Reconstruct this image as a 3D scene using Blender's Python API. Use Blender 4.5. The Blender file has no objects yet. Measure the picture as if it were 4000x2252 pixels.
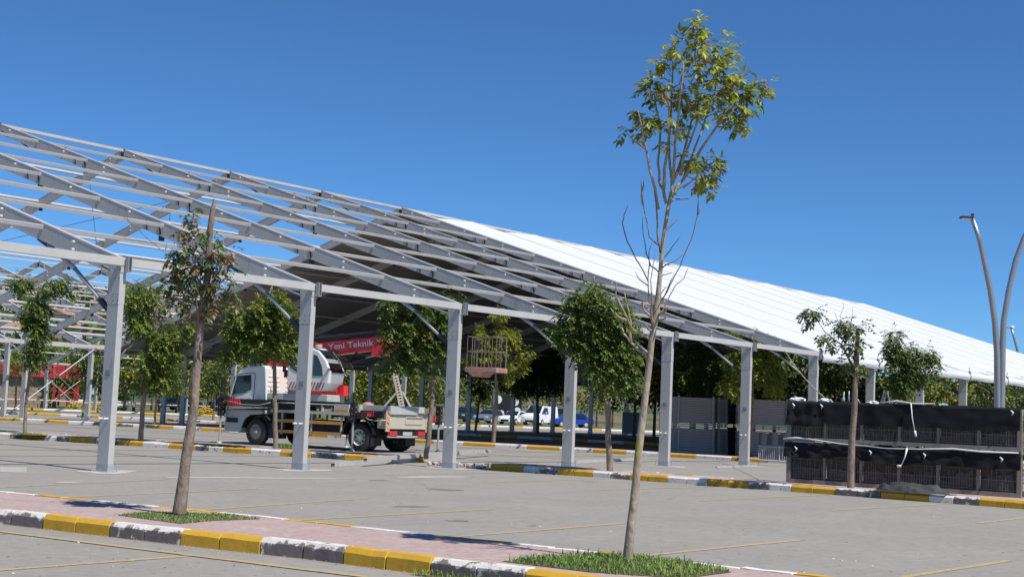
import bpy, bmesh, math, random
from mathutils import Vector, Matrix, noise
import numpy as np
random.seed(7)
R = math.radians
scene = bpy.context.scene
col = scene.collection

# ------------------------------------------------------------------ camera
FOC = 5575.3; CAM = np.array([-16.73, -21.944, 1.409]); ROLL, PITCH, YAW = .0413, .0863, .9193
_f = np.array([math.sin(YAW)*math.cos(PITCH), math.cos(YAW)*math.cos(PITCH), math.sin(PITCH)])
_r0 = np.array([math.cos(YAW), -math.sin(YAW), 0.]); _u0 = np.cross(_r0, _f)
_r = math.cos(ROLL)*_r0 + math.sin(ROLL)*_u0; _u = -math.sin(ROLL)*_r0 + math.cos(ROLL)*_u0
cd = bpy.data.cameras.new('camera'); cam = bpy.data.objects.new('camera', cd); col.objects.link(cam)
cam.matrix_world = Matrix(((_r[0], _u[0], -_f[0], CAM[0]), (_r[1], _u[1], -_f[1], CAM[1]), (_r[2], _u[2], -_f[2], CAM[2]), (0, 0, 0, 1)))
cd.sensor_width = 36; cd.lens = FOC/4000*36; cd.clip_start = .1; cd.clip_end = 6000
scene.camera = cam

# ------------------------------------------------------------------ light
SUN_EL = 55.
sx, sy = -.155, -1.
sd = Vector((sx, sy, 0)).normalized()*math.cos(R(SUN_EL)) + Vector((0, 0, math.sin(R(SUN_EL))))
world = bpy.data.worlds.new('World'); scene.world = world; world.use_nodes = True
wn = world.node_tree; bg = wn.nodes['Background']
sky = wn.nodes.new('ShaderNodeTexSky'); sky.sky_type = 'NISHITA'; sky.sun_disc = False
sky.sun_elevation = R(SUN_EL); sky.sun_rotation = math.atan2(sx, sy) % (2*math.pi)
sky.altitude = 3000; sky.air_density = 1.0; sky.dust_density = 0.; sky.ozone_density = 6.
wb = wn.nodes.new('ShaderNodeMix'); wb.data_type = 'RGBA'; wb.blend_type = 'MULTIPLY'; wb.inputs[0].default_value = 1; wb.inputs[7].default_value = (.47, .74, .93, 1)   # the phone's saturated blue
wn.links.new(sky.outputs[0], wb.inputs[6]); wn.links.new(wb.outputs[2], bg.inputs[0]); bg.inputs[1].default_value = .115
sl = bpy.data.lights.new('sun', 'SUN'); sl.energy = 5.; sl.angle = R(.5); sl.color = (1, .95, .87)
sun = bpy.data.objects.new('sun', sl); col.objects.link(sun); sun.rotation_euler = sd.to_track_quat('Z', 'Y').to_euler()
vs = scene.view_settings; vs.view_transform = 'Standard'; vs.look = 'None'; vs.exposure = 0.17; vs.gamma = 1; vs.use_curve_mapping = False

# ------------------------------------------------------------------ helpers
def G(px, py, z=0.):                     # ground point seen at a photo position
    d = _f*FOC + _r*(px-2000) - _u*(py-1126); t = (z-CAM[2])/d[2]; return CAM + d*t
def at(px, py, dist):                    # point at a depth in metres
    return CAM + (_f + _r*(px-2000)/FOC - _u*(py-1126)/FOC)*dist

def mat(name, c, rough=.6, metal=0., c2=None, scale=3., amount=.5, bump=0., bscale=None, detail=6, c3=None, c3scale=1., c3lo=.6, c3hi=.7, stretch=None, spec=.4, island=0., trans=0., coat=0., objrand=False, ztop=None, fine=None):
    m = bpy.data.materials.new(name); m.use_nodes = True; nt = m.node_tree; N = nt.nodes; L = nt.links
    b = N['Principled BSDF']; b.inputs['Roughness'].default_value = rough; b.inputs['Metallic'].default_value = metal
    b.inputs['Specular IOR Level'].default_value = spec; b.inputs['Coat Weight'].default_value = coat
    b.inputs['Base Color'].default_value = (*c, 1)
    tc = N.new('ShaderNodeTexCoord'); mp = N.new('ShaderNodeMapping'); L.new(tc.outputs['Object'], mp.inputs[0])
    if stretch: mp.inputs['Scale'].default_value = stretch
    if objrand:
        oi = N.new('ShaderNodeObjectInfo'); om = N.new('ShaderNodeMath'); om.operation = 'MULTIPLY'; om.inputs[1].default_value = 37.; L.new(oi.outputs['Random'], om.inputs[0])
        cx = N.new('ShaderNodeCombineXYZ'); L.new(om.outputs[0], cx.inputs[0]); L.new(om.outputs[0], cx.inputs[1]); L.new(cx.outputs[0], mp.inputs['Location'])
    out = None
    if c2 is not None:
        n = N.new('ShaderNodeTexNoise'); n.inputs['Scale'].default_value = scale; n.inputs['Detail'].default_value = detail; n.inputs['Roughness'].default_value = .62
        L.new(mp.outputs[0], n.inputs['Vector'])
        r = N.new('ShaderNodeValToRGB'); r.color_ramp.elements[0].position = .5-amount*.5; r.color_ramp.elements[1].position = .5+amount*.5
        r.color_ramp.elements[0].color = (*c, 1); r.color_ramp.elements[1].color = (*c2, 1); L.new(n.outputs[0], r.inputs[0]); out = r.outputs[0]
    if c3 is not None:
        n3 = N.new('ShaderNodeTexNoise'); n3.inputs['Scale'].default_value = c3scale; n3.inputs['Detail'].default_value = 7; n3.inputs['Roughness'].default_value = .65; L.new(mp.outputs[0], n3.inputs['Vector'])
        r3 = N.new('ShaderNodeMapRange'); r3.inputs['From Min'].default_value = c3lo; r3.inputs['From Max'].default_value = c3hi
        if ztop:                          # paint survives on the upper edge
            sp = N.new('ShaderNodeSeparateXYZ'); L.new(tc.outputs['Object'], sp.inputs[0]); zr = N.new('ShaderNodeMapRange'); L.new(sp.outputs[2], zr.inputs[0])
            zr.inputs['From Min'].default_value = ztop[0]; zr.inputs['From Max'].default_value = ztop[1]; zr.inputs['To Max'].default_value = ztop[2]
            sb = N.new('ShaderNodeMath'); sb.operation = 'SUBTRACT'; L.new(n3.outputs[0], sb.inputs[0]); L.new(zr.outputs[0], sb.inputs[1]); L.new(sb.outputs[0], r3.inputs[0])
        else: L.new(n3.outputs[0], r3.inputs[0])
        mx = N.new('ShaderNodeMix'); mx.data_type = 'RGBA'; L.new(r3.outputs[0], mx.inputs[0])
        if out: L.new(out, mx.inputs[6])
        else: mx.inputs[6].default_value = (*c, 1)
        mx.inputs[7].default_value = (*c3, 1); out = mx.outputs[2]
    if island:                            # every leaf or piece a slightly different shade
        ge = N.new('ShaderNodeNewGeometry'); mr = N.new('ShaderNodeMapRange'); L.new(ge.outputs['Random Per Island'], mr.inputs[0])
        mr.inputs['To Min'].default_value = 1-island; mr.inputs['To Max'].default_value = 1+island
        hs = N.new('ShaderNodeHueSaturation'); L.new(mr.outputs[0], hs.inputs['Value'])
        mh = N.new('ShaderNodeMapRange'); L.new(ge.outputs['Random Per Island'], mh.inputs[0]); mh.inputs['To Min'].default_value = .485; mh.inputs['To Max'].default_value = .515
        L.new(mh.outputs[0], hs.inputs['Hue'])
        if out: L.new(out, hs.inputs['Color'])
        else: hs.inputs['Color'].default_value = (*c, 1)
        out = hs.outputs[0]
    if fine:                              # fine grain: scale, strength
        nf = N.new('ShaderNodeTexNoise'); nf.inputs['Scale'].default_value = fine[0]; nf.inputs['Detail'].default_value = 6; nf.inputs['Roughness'].default_value = .7; L.new(mp.outputs[0], nf.inputs['Vector'])
        fr = N.new('ShaderNodeMapRange'); L.new(nf.outputs[0], fr.inputs[0]); fr.inputs['From Min'].default_value = .25; fr.inputs['From Max'].default_value = .75; fr.inputs['To Min'].default_value = 1-fine[1]; fr.inputs['To Max'].default_value = 1+fine[1]
        hv = N.new('ShaderNodeHueSaturation'); L.new(fr.outputs[0], hv.inputs['Value'])
        if out: L.new(out, hv.inputs['Color'])
        else: hv.inputs['Color'].default_value = (*c, 1)
        out = hv.outputs[0]
    if out: L.new(out, b.inputs['Base Color'])
    if bump:
        nb = N.new('ShaderNodeTexNoise'); nb.inputs['Scale'].default_value = bscale or scale*3; nb.inputs['Detail'].default_value = 8; L.new(mp.outputs[0], nb.inputs['Vector'])
        bp = N.new('ShaderNodeBump'); bp.inputs['Strength'].default_value = 1; bp.inputs['Distance'].default_value = bump
        L.new(nb.outputs[0], bp.inputs['Height']); L.new(bp.outputs[0], b.inputs['Normal'])
    if trans:
        t = N.new('ShaderNodeBsdfTranslucent'); ad = N.new('ShaderNodeMixShader'); ad.inputs[0].default_value = trans
        if out: L.new(out, t.inputs['Color'])
        else: t.inputs['Color'].default_value = (*c, 1)
        L.new(b.outputs[0], ad.inputs[1]); L.new(t.outputs[0], ad.inputs[2]); L.new(ad.outputs[0], N['Material Output'].inputs[0])
    return m

class MB:
    def __init__(s): s.v = []; s.f = []; s.m = []
    def face(s, pts, mi=0):
        n = len(s.v); s.v += [tuple(p) for p in pts]; s.f.append(tuple(range(n, n+len(pts)))); s.m.append(mi)
    def grid(s, P, mi=0, flip=False):      # P[i][j]
        n = len(s.v); a = len(P); b = len(P[0])
        for row in P: s.v += [tuple(p) for p in row]
        for i in range(a-1):
            for j in range(b-1):
                q = (n+i*b+j, n+i*b+j+1, n+(i+1)*b+j+1, n+(i+1)*b+j)
                s.f.append(q[::-1] if flip else q); s.m.append(mi)
    def box(s, c, d, rz=0., mi=0, M=None, bev=0.):
        x, y, z = d[0]/2, d[1]/2, d[2]/2; n = len(s.v)
        if M is None: M = Matrix.Rotation(rz, 3, 'Z')
        if bev:
            t = bm_box(x*2, y*2, z*2, bev)
            s.v += [tuple(M @ Vector(p) + Vector(c)) for p in t[0]]
            for f in t[1]: s.f.append(tuple(n+i for i in f)); s.m.append(mi)
            return
        for a in (-x, x):
            for b in (-y, y):
                for e in (-z, z): s.v.append(tuple(M @ Vector((a, b, e)) + Vector(c)))
        for f in ((0,1,3,2), (4,6,7,5), (0,4,5,1), (2,3,7,6), (0,2,6,4), (1,5,7,3)): s.f.append(tuple(n+i for i in f)); s.m.append(mi)
    def bar(s, p0, p1, w, h, mi=0, up=(0, 0, 1)):   # w across, h along "up"
        p0 = Vector(p0); p1 = Vector(p1); d = (p1-p0); L = d.length; d.normalize(); up = Vector(up)
        x = d.cross(up); x = x.normalized() if x.length > 1e-4 else Vector((1, 0, 0)); z = x.cross(d)
        s.box((p0+p1)/2, (w, L, h), M=Matrix((x, d, z)).transposed(), mi=mi)
    def tube(s, pts, rad, n=8, mi=0, caps=True):
        pts = [Vector(p) for p in pts]
        if not hasattr(rad, '__len__'): rad = [rad]*len(pts)
        base = len(s.v); ref = Vector((.31, .17, .93)); 
        for i, p in enumerate(pts):
            d = (pts[min(i+1, len(pts)-1)] - pts[max(i-1, 0)]).normalized()
            if abs(d.dot(ref)) > .97: ref = Vector((1, 0, 0))
            a = d.cross(ref).normalized(); b = d.cross(a)
            for k in range(n):
                t = 2*math.pi*k/n; s.v.append(tuple(p + (a*math.cos(t) + b*math.sin(t))*rad[i]))
        for i in range(len(pts)-1):
            for k in range(n):
                s.f.append((base+i*n+k, base+(i+1)*n+k, base+(i+1)*n+(k+1) % n, base+i*n+(k+1) % n)); s.m.append(mi)
        if caps:
            s.f.append(tuple(base+k for k in range(n))); s.m.append(mi)
            s.f.append(tuple(base+(len(pts)-1)*n+k for k in range(n-1, -1, -1))); s.m.append(mi)
    def disc(s, c, ax, r, n=20, th=.02, mi=0, r2=None):
        c = Vector(c); ax = Vector(ax).normalized(); s.tube([c-ax*th/2, c+ax*th/2], [r, r if r2 is None else r2], n, mi)
    def prism(s, poly, ext, mi=0):         # polygon (3d points) pushed by ext, capped
        ext = Vector(ext); a = [Vector(p) for p in poly]; n = len(a); base = len(s.v)
        s.v += [tuple(p) for p in a] + [tuple(p+ext) for p in a]
        s.f.append(tuple(range(base, base+n))); s.m.append(mi); s.f.append(tuple(range(base+2*n-1, base+n-1, -1))); s.m.append(mi)
        for i in range(n):
            j = (i+1) % n; s.f.append((base+i, base+n+i, base+n+j, base+j)); s.m.append(mi)
    def mesh(s, name, mats, smooth=False):
        me = bpy.data.meshes.new(name); me.from_pydata(s.v, [], s.f)
        for m in (mats if isinstance(mats, (list, tuple)) else [mats]): me.materials.append(m)
        if any(s.m): me.polygons.foreach_set('material_index', s.m)
        if smooth: me.polygons.foreach_set('use_smooth', [True]*len(s.f))
        me.validate(); me.update(); return me
    def build(s, name, mats, parent=None, smooth=False, loc=None, fix=True):
        me = s.mesh(name, mats, smooth)
        if fix:
            bm = bmesh.new(); bm.from_mesh(me); bmesh.ops.recalc_face_normals(bm, faces=bm.faces); bm.to_mesh(me); bm.free()
        o = bpy.data.objects.new(name, me); col.objects.link(o)
        if parent: o.parent = parent
        if loc is not None: o.location = loc
        return o
_bc = {}
def bm_box(x, y, z, bev):
    k = (round(x, 3), round(y, 3), round(z, 3), bev)
    if k not in _bc:
        bm = bmesh.new(); bmesh.ops.create_cube(bm, size=1); bmesh.ops.scale(bm, vec=(x, y, z), verts=bm.verts)
        bmesh.ops.bevel(bm, geom=bm.edges, offset=bev, segments=2, profile=.7, affect='EDGES')
        bm.verts.index_update(); _bc[k] = ([tuple(v.co) for v in bm.verts], [tuple(v.index for v in f.verts) for f in bm.faces]); bm.free()
    return _bc[k]
def tag(o, label=None, cat=None, group=None, kind=None):
    if label: o['label'] = label
    if cat: o['category'] = cat
    if group: o['group'] = group
    if kind: o['kind'] = kind
    return o
def root(name, loc, label, cat, group=None, rz=0.):
    o = bpy.data.objects.new(name, None); o.empty_display_size = .3; col.objects.link(o); o.location = loc; o.rotation_euler = (0, 0, rz)
    return tag(o, label, cat, group)
def inst(name, me, parent, loc=(0, 0, 0), rot=None, scale=None):
    o = bpy.data.objects.new(name, me); col.objects.link(o); o.parent = parent; o.location = loc
    if rot is not None: o.rotation_euler = rot
    if scale is not None: o.scale = scale
    return o

# ------------------------------------------------------------------ materials
M = {}
M['asphalt'] = mat('asphalt', (.245, .229, .207), .93, c2=(.285, .268, .243), scale=.42, amount=.45, bump=.004, bscale=60, c3=(.315, .297, .27), c3scale=1.3, c3lo=.56, c3hi=.8, fine=(7, .15))
M['asphalt_line'] = mat('worn_yellow_paint', (.50, .36, .11), .85, c2=(.33, .29, .2), scale=7, amount=.5, c3=(.27, .26, .24), c3scale=14, c3lo=.5, c3hi=.62)
M['earth'] = mat('dry_earth', (.2, .15, .09), .95, c2=(.1, .12, .05), scale=.02, amount=.5)
M['lawn'] = mat('lawn', (.07, .11, .03), .95, c2=(.13, .15, .05), scale=.5, amount=.5)
M['paver'] = mat('pink_paving', (.42, .31, .288), .9, c2=(.34, .25, .233), scale=1.3, amount=.6, bump=.003, bscale=40, c3=(.47, .40, .375), c3scale=9, c3lo=.5, c3hi=.75, fine=(16, .2))
M['kerb_white'] = mat('white_kerb_paint', (.66, .64, .60), .85, bump=.005, bscale=14, c3=(.2, .18, .165), c3scale=8., c3lo=.58, c3hi=.64, objrand=True, ztop=(.1, .15, .06), fine=(20, .08))
M['kerb_worn'] = mat('worn_white_kerb_paint', (.62, .60, .56), .9, bump=.005, bscale=14, c3=(.165, .14, .13), c3scale=7., c3lo=.36, c3hi=.43, objrand=True, ztop=(.08, .15, .2), fine=(20, .14))
M['kerb_yellow'] = mat('yellow_kerb_paint', (.58, .34, .03), .75, c2=(.5, .29, .025), scale=4, amount=.5, bump=.003, bscale=16, c3=(.16, .12, .09), c3scale=9, c3lo=.66, c3hi=.7, objrand=True, fine=(18, .08))
M['kerb_side'] = M['kerb_white']
M['concrete'] = mat('concrete', (.5, .47, .43), .9, c2=(.38, .36, .33), scale=6, amount=.6, bump=.01)
M['alu'] = mat('aluminium', (.50, .49, .47), .45, .1, c2=(.435, .425, .41), scale=1.4, amount=.7, bump=.0008, bscale=30, stretch=(1, 1, .3), c3=(.31, .295, .275), c3scale=5, c3lo=.58, c3hi=.75, fine=(30, .1), objrand=True)
M['alu2'] = mat('aluminium_bright', (.54, .53, .505), .42, .1, c2=(.45, .44, .42), scale=2, amount=.6, fine=(8, .1), objrand=True)
M['galv'] = mat('galvanised_steel', (.42, .43, .43), .45, .3, c2=(.34, .36, .37), scale=9, amount=.5)
M['dark_steel'] = mat('dark_steel', (.045, .045, .05), .5, .3)
M['bolt'] = mat('bolt_cap', (.62, .62, .6), .4)
M['plate'] = mat('maker_plate', (.16, .2, .23), .5)
M['plate_text'] = mat('maker_plate_print', (.3, .34, .37), .5)
M['fabric'] = mat('white_roof_fabric', (.64, .655, .67), .6, c2=(.56, .585, .62), scale=.9, amount=.5, stretch=(1, .1, 1), objrand=True)
M['seam'] = mat('seam_rail_grey', (.36, .37, .39), .6)
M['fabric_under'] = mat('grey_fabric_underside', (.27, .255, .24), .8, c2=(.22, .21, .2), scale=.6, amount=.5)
M['bark'] = mat('pale_bark', (.42, .35, .26), .9, c2=(.27, .225, .165), scale=9, amount=.35, bump=.02, bscale=22, stretch=(1, 1, .45), c3=(.30, .26, .06), c3scale=4.2, c3lo=.56, c3hi=.63, fine=(40, .3))
M['bark_grey'] = mat('grey_bark', (.31, .25, .195), .92, c2=(.14, .11, .085), scale=11, amount=.4, bump=.02, bscale=26, stretch=(1, 1, .4), c3=(.28, .24, .07), c3scale=5, c3lo=.6, c3hi=.66, fine=(40, .3))
M['twig'] = mat('twig', (.33, .25, .19), .85, c2=(.12, .1, .09), scale=5, amount=.3)
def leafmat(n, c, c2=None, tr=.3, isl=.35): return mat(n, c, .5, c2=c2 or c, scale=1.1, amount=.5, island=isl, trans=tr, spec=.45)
M['leaf'] = leafmat('green_leaf', (.085, .15, .028), (.16, .22, .042))
M['leaf_y'] = leafmat('yellow_green_leaf', (.14, .21, .036), (.27, .29, .052), .35)
M['leaf_sap'] = leafmat('sapling_leaf', (.24, .31, .05), (.44, .42, .08), .4, .45)
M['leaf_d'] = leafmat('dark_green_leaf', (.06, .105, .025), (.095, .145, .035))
M['leaf_grey'] = leafmat('dull_green_leaf', (.13, .165, .06), (.22, .25, .09))
M['leaf_brown'] = leafmat('dry_brown_leaf', (.22, .12, .06), (.36, .22, .13), .15)
M['leaf_bg'] = leafmat('olive_leaf', (.15, .20, .035), (.38, .36, .06), .3)
M['leaf_bg2'] = leafmat('treeline_leaf', (.05, .09, .02), (.11, .155, .03), .25)
M['grass'] = leafmat('grass_blade', (.12, .235, .04), (.30, .36, .11), .3)
M['white_paint'] = mat('white_truck_paint', (.74, .75, .74), .28, coat=.4)
M['grey_paint'] = mat('light_grey_paint', (.46, .48, .45), .4, c2=(.38, .4, .38), scale=3, amount=.5)
M['red'] = mat('red_paint', (.78, .025, .04), .35, coat=.3, c2=(.7, .02, .03), scale=2, amount=.4)
M['black'] = mat('black_plastic', (.018, .018, .02), .55)
M['rubber'] = mat('rubber', (.022, .022, .023), .8, c2=(.05, .048, .045), scale=6, amount=.4)
M['orange'] = mat('orange_yellow_paint', (.6, .29, .04), .5, c2=(.4, .22, .07), scale=5, amount=.5)
M['orange_r'] = mat('reflective_orange', (.85, .22, .02), .4)
M['red_light'] = mat('red_lamp_glass', (.5, .03, .03), .25)
M['amber'] = mat('amber_lamp', (.8, .35, .02), .3)
M['tread'] = mat('chequer_plate', (.56, .52, .42), .6, .1, c2=(.46, .42, .33), scale=3, amount=.5, bump=.004, bscale=55, fine=(26, .2))
def glass(name, c, a=.55):
    m = bpy.data.materials.new(name); m.use_nodes = True; N = m.node_tree.nodes; L = m.node_tree.links
    b = N['Principled BSDF']; b.inputs['Base Color'].default_value = (*c, 1); b.inputs['Roughness'].default_value = .06; b.inputs['Specular IOR Level'].default_value = .8
    t = N.new('ShaderNodeBsdfTransparent'); t.inputs[0].default_value = (.55, .62, .6, 1); x = N.new('ShaderNodeMixShader'); x.inputs[0].default_value = a
    L.new(t.outputs[0], x.inputs[1]); L.new(b.outputs[0], x.inputs[2]); L.new(x.outputs[0], N['Material Output'].inputs[0]); return m
M['glass'] = glass('cab_glass', (.02, .03, .03), .45)
M['glass_dark'] = mat('dark_glass', (.015, .02, .025), .08, spec=.8)
M['mesh_wire'] = mat('rusty_wire', (.26, .2, .15), .8, c2=(.16, .13, .11), scale=8, amount=.5)
M['rack_steel'] = mat('weathered_rack_steel', (.27, .245, .215), .8, c2=(.17, .145, .12), scale=4, amount=.5, c3=(.2, .09, .05), c3scale=3, c3lo=.6, c3hi=.68)
M['cloth'] = mat('black_cloth', (.014, .014, .017), .95, c2=(.024, .023, .025), scale=3, amount=.5, spec=.1)
M['net'] = mat('dark_netting', (.062, .056, .052), .9, c2=(.085, .076, .068), scale=5, amount=.6, spec=.2)
M['plastic_grey'] = mat('dusty_sheeting', (.105, .095, .088), .75, c2=(.055, .05, .047), scale=9, amount=.4, bump=.02, bscale=12, fine=(14, .3))
M['tarp'] = mat('charcoal_tarpaulin', (.035, .038, .04), .75, c2=(.055, .058, .06), scale=3, amount=.5)
M['white_plastic'] = mat('white_plastic', (.78, .79, .8), .5)
M['strap'] = mat('white_strap', (.72, .73, .72), .6)
M['brick'] = mat('tan_stone', (.36, .28, .22), .9, c2=(.27, .2, .16), scale=3, amount=.5)
M['red_steel'] = mat('red_steelwork', (.46, .04, .05), .6, c2=(.36, .03, .04), scale=1.5, amount=.5)
M['teal'] = mat('teal_panel', (.03, .22, .19), .5)
M['green_box'] = mat('green_enamel', (.02, .15, .1), .5)
M['lamp_pole'] = mat('lamp_pole_metal', (.4, .41, .43), .35, .6, c2=(.33, .34, .37), scale=2, amount=.5)
M['panel'] = mat('grey_panel_profile', (.60, .49, .43), .6, .05, c2=(.42, .37, .36), scale=5, amount=.6, stretch=(.3, .3, 4))
M['hill'] = mat('scrub_hillside', (.10, .115, .05), .95, c2=(.19, .145, .09), scale=.02, amount=.35, c3=(.055, .08, .035), c3scale=.045, c3lo=.47, c3hi=.56)
M['house_white'] = mat('white_render', (.62, .59, .55), .85); M['house_cream'] = mat('cream_render', (.58, .48, .33), .85); M['house_grey'] = mat('grey_render', (.42, .41, .4), .85); M['roof_tile'] = mat('terracotta_roof', (.36, .22, .16), .85, c2=(.30, .17, .12), scale=1, amount=.5)
M['window'] = mat('window_glass', (.05, .06, .08), .2)
M['stain'] = mat('oil_stain', (.155, .145, .135), .85, c2=(.2, .19, .18), scale=2, amount=.6)
M['basket'] = mat('dull_basket_steel', (.13, .115, .095), .7, c2=(.2, .17, .13), scale=6, amount=.5)
M['rope'] = mat('hemp_rope', (.4, .37, .32), .8)
M['tape'] = mat('barrier_tape', (.7, .5, .5), .6)
M['rubble'] = mat('broken_concrete', (.5, .42, .38), .95, c2=(.35, .28, .26), scale=6, amount=.6)
M['car_silver'] = mat('silver_blue_car_paint', (.28, .33, .42), .25, .5, coat=.6); M['car_white'] = mat('white_car_paint', (.78, .78, .78), .25, coat=.6); M['car_blue'] = mat('blue_car_paint', (.02, .06, .38), .25, .2, coat=.6); M['car_dark'] = mat('dark_car_paint', (.03, .045, .05), .25, .3, coat=.6)
M['headlight'] = mat('headlamp', (.75, .78, .8), .15)

# ------------------------------------------------------------------ ground
def sheet(name, poly, z, m, cut=1):
    b = MB(); b.face([(p[0], p[1], z) for p in poly]); o = b.build(name, m, fix=False); return tag(o, kind='structure')
def gp(px, py): return G(px, py)[:2]
sheet('ground', [(-3000, -3000), (3000, -3000), (3000, 3000), (-3000, 3000)], -.03, M['earth'])
sheet('parking_lot', [(-45, -70), (140, -70), (140, 110), (-45, 110)], 0., M['asphalt'])
lw = [gp(-700, 1582), gp(0, 1602), gp(500, 1617), gp(1000, 1632), gp(1850, 1659), gp(2330, 1674), gp(2700, 1688)]
lw = [tuple(p) for p in lw] + [(128, 40), (128, 109.9), (0, 109.9)]
# lawn kept anticlockwise
sheet('lawn', lw, .01, M['lawn'])

def line_strip(name, p0, p1, w, z, m):
    p0 = Vector((p0[0], p0[1])); p1 = Vector((p1[0], p1[1])); d = (p1-p0); n = Vector((-d.y, d.x)).normalized()*w/2
    b = MB(); k = max(2, int(d.length/.5)); rng = random.Random(int(p0.x*100))
    A = []; B = []
    for i in range(k+1):
        q = p0+d*i/k; e1 = rng.uniform(.8, 1.1); e2 = rng.uniform(.8, 1.1); A.append((q.x+n.x*e1, q.y+n.y*e1, z)); B.append((q.x-n.x*e2, q.y-n.y*e2, z))
    b.grid([A, B]); return tag(b.build(name, m), kind='structure')
for (x0, y0, x1, y1) in [(-5.45, -9.42, -.3, -9.18), (-5.4, -7.9, -.4, -6.85), (-5.42, -11.82, -.4, -11.59), (-5.4, -14.1, -.45, -14.15), (-5.4, -16.6, -.6, -16.72), (-5.6, -3.6, -.3, -2.04), (-5.5, -5.4, -.55, -4.57),
                         (5.7, -4.34, 10.4, -4.1), (5.75, -6.73, 10.5, -6.85), (5.4, -9.4, 10.6, -9.42), (5.6, -11.75, 10.6, -11.95), (5.4, -14.29, 10.6, -14.2), (5.6, -1.8, 10.2, -1.6), (-13., -11.95, -8.05, -11.8), (-13, -9.6, -8.3, -9.3), (-13, -14.4, -7.9, -14.3)]:
    line_strip('parking_bay_line', (x0, y0), (x1, y1), .1, .004, M['asphalt_line'])
line_strip('parking_edge_line', (-8.3, -8.2), (-7.72, -16), .1, .008, M['asphalt_line'])

def blob(name, c, rx, ry, z, m, rz=0., seed=1, n=28, kind='structure'):
    rng = random.Random(seed); b = MB(); pts = []
    ph = [rng.uniform(0, 6.28) for _ in range(4)]
    for i in range(n):
        t = 2*math.pi*i/n; k = 1+.22*math.sin(2*t+ph[0])+.16*math.sin(3*t+ph[1])+.12*math.sin(5*t+ph[2])+.1*math.sin(9*t+ph[3])
        x = rx*k*math.cos(t); y = ry*k*math.sin(t); pts.append((c[0]+x*math.cos(rz)-y*math.sin(rz), c[1]+x*math.sin(rz)+y*math.cos(rz), z))
    b.face(pts); return tag(b.build(name, m, fix=False), kind=kind)
for i, (px, py, rx, ry) in enumerate([(1740, 1911, .22, .4), (1790, 2033, .12, .16), (1600, 1977, .3, .14), (1480, 1875, .3, .12), (2300, 1760+120, .12, .1), (2080, 2052, .07, .05)]):
    blob('oil_stain', G(px, py), rx, ry, .003, M['stain'], seed=i+3)

M['crack'] = mat('crack_filler', (.13, .122, .115), .9)
def crack(p0, p1, w, seed):
    rng = random.Random(seed); a = Vector((p0[0], p0[1], 0)); c = Vector((p1[0], p1[1], 0)); n = max(6, int((c-a).length/.12)); d = (c-a).normalized(); nn = Vector((-d.y, d.x, 0)); A = []; B = []; o = 0
    for i in range(n+1):
        o += rng.gauss(0, .025); q = a.lerp(c, i/n)+nn*o; ww = w*rng.uniform(.3, 1.2)/2; A.append((q.x+nn.x*ww, q.y+nn.y*ww, .0025)); B.append((q.x-nn.x*ww, q.y-nn.y*ww, .0025))
    b = MB(); b.grid([A, B]); tag(b.build('asphalt_crack', M['crack']), kind='structure')
for i, (a, c) in enumerate([((2, -6), (6.5, -2.2)), ((5, -9), (9.6, -7.4))]): crack(a, c, .006, i)
b = MB(); rng = random.Random(15)
for i in range(320):
    p = G(rng.uniform(0, 4000), 1870+380*rng.random()**.8); r_ = rng.uniform(.003, .013); k = rng.uniform(1, 3); a = rng.uniform(0, 3.1)
    b.face([(p[0]+r_*k*math.cos(a)*math.cos(t)-r_*math.sin(a)*math.sin(t), p[1]+r_*k*math.sin(a)*math.cos(t)+r_*math.cos(a)*math.sin(t), .003) for t in (0, 1.05, 2.1, 3.14, 4.2, 5.2)])
tag(b.build('asphalt_spots', M['stain'], fix=False), 'small dark spots scattered over the asphalt', 'spots', kind='stuff')

# ------------------------------------------------------------------ traffic islands with kerbstones
def resample(pl, step):
    out = []; pl = [Vector(p) for p in pl]; L = [0]
    for a, b in zip(pl, pl[1:]): L.append(L[-1]+(b-a).length)
    n = int(L[-1]/step); k = 0
    for i in range(n+1):
        d = i*step
        while k < len(L)-2 and L[k+1] < d: k += 1
        t = (d-L[k])/(L[k+1]-L[k]); out.append(pl[k].lerp(pl[k+1], t))
    return out
STONE = {}
def stone_mesh(mk, v, length, h, w):
    k = (mk, v, length, h, w)
    if k not in STONE:
        rng = random.Random(v*7+1); b = MB()
        # cross-section with a chamfered front top edge, length along local y, front faces local -x
        prof = [(0, -.02), (0, h-.035-rng.uniform(0, .012)), (.028+rng.uniform(0, .01), h), (w, h), (w, -.02)]
        ys = [-length/2+.004, -length/2+.012, -length/6, length/6, length/2-.012, length/2-.004]; P = []
        for j, y in enumerate(ys):
            ins = .007 if j in (0, 5) else rng.uniform(-.003, .003)
            P.append([(px+(ins if px < w/2 else 0), y, pz-(ins if pz > .02 else 0)) for px, pz in prof])
        b.grid(P); b.face(P[0]); b.face(P[-1][::-1]); STONE[k] = b.mesh('kerbstone', M[mk])
        bm = bmesh.new(); bm.from_mesh(STONE[k]); bmesh.ops.recalc_face_normals(bm, faces=bm.faces); bm.to_mesh(STONE[k]); bm.free()
    return STONE[k]
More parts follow.
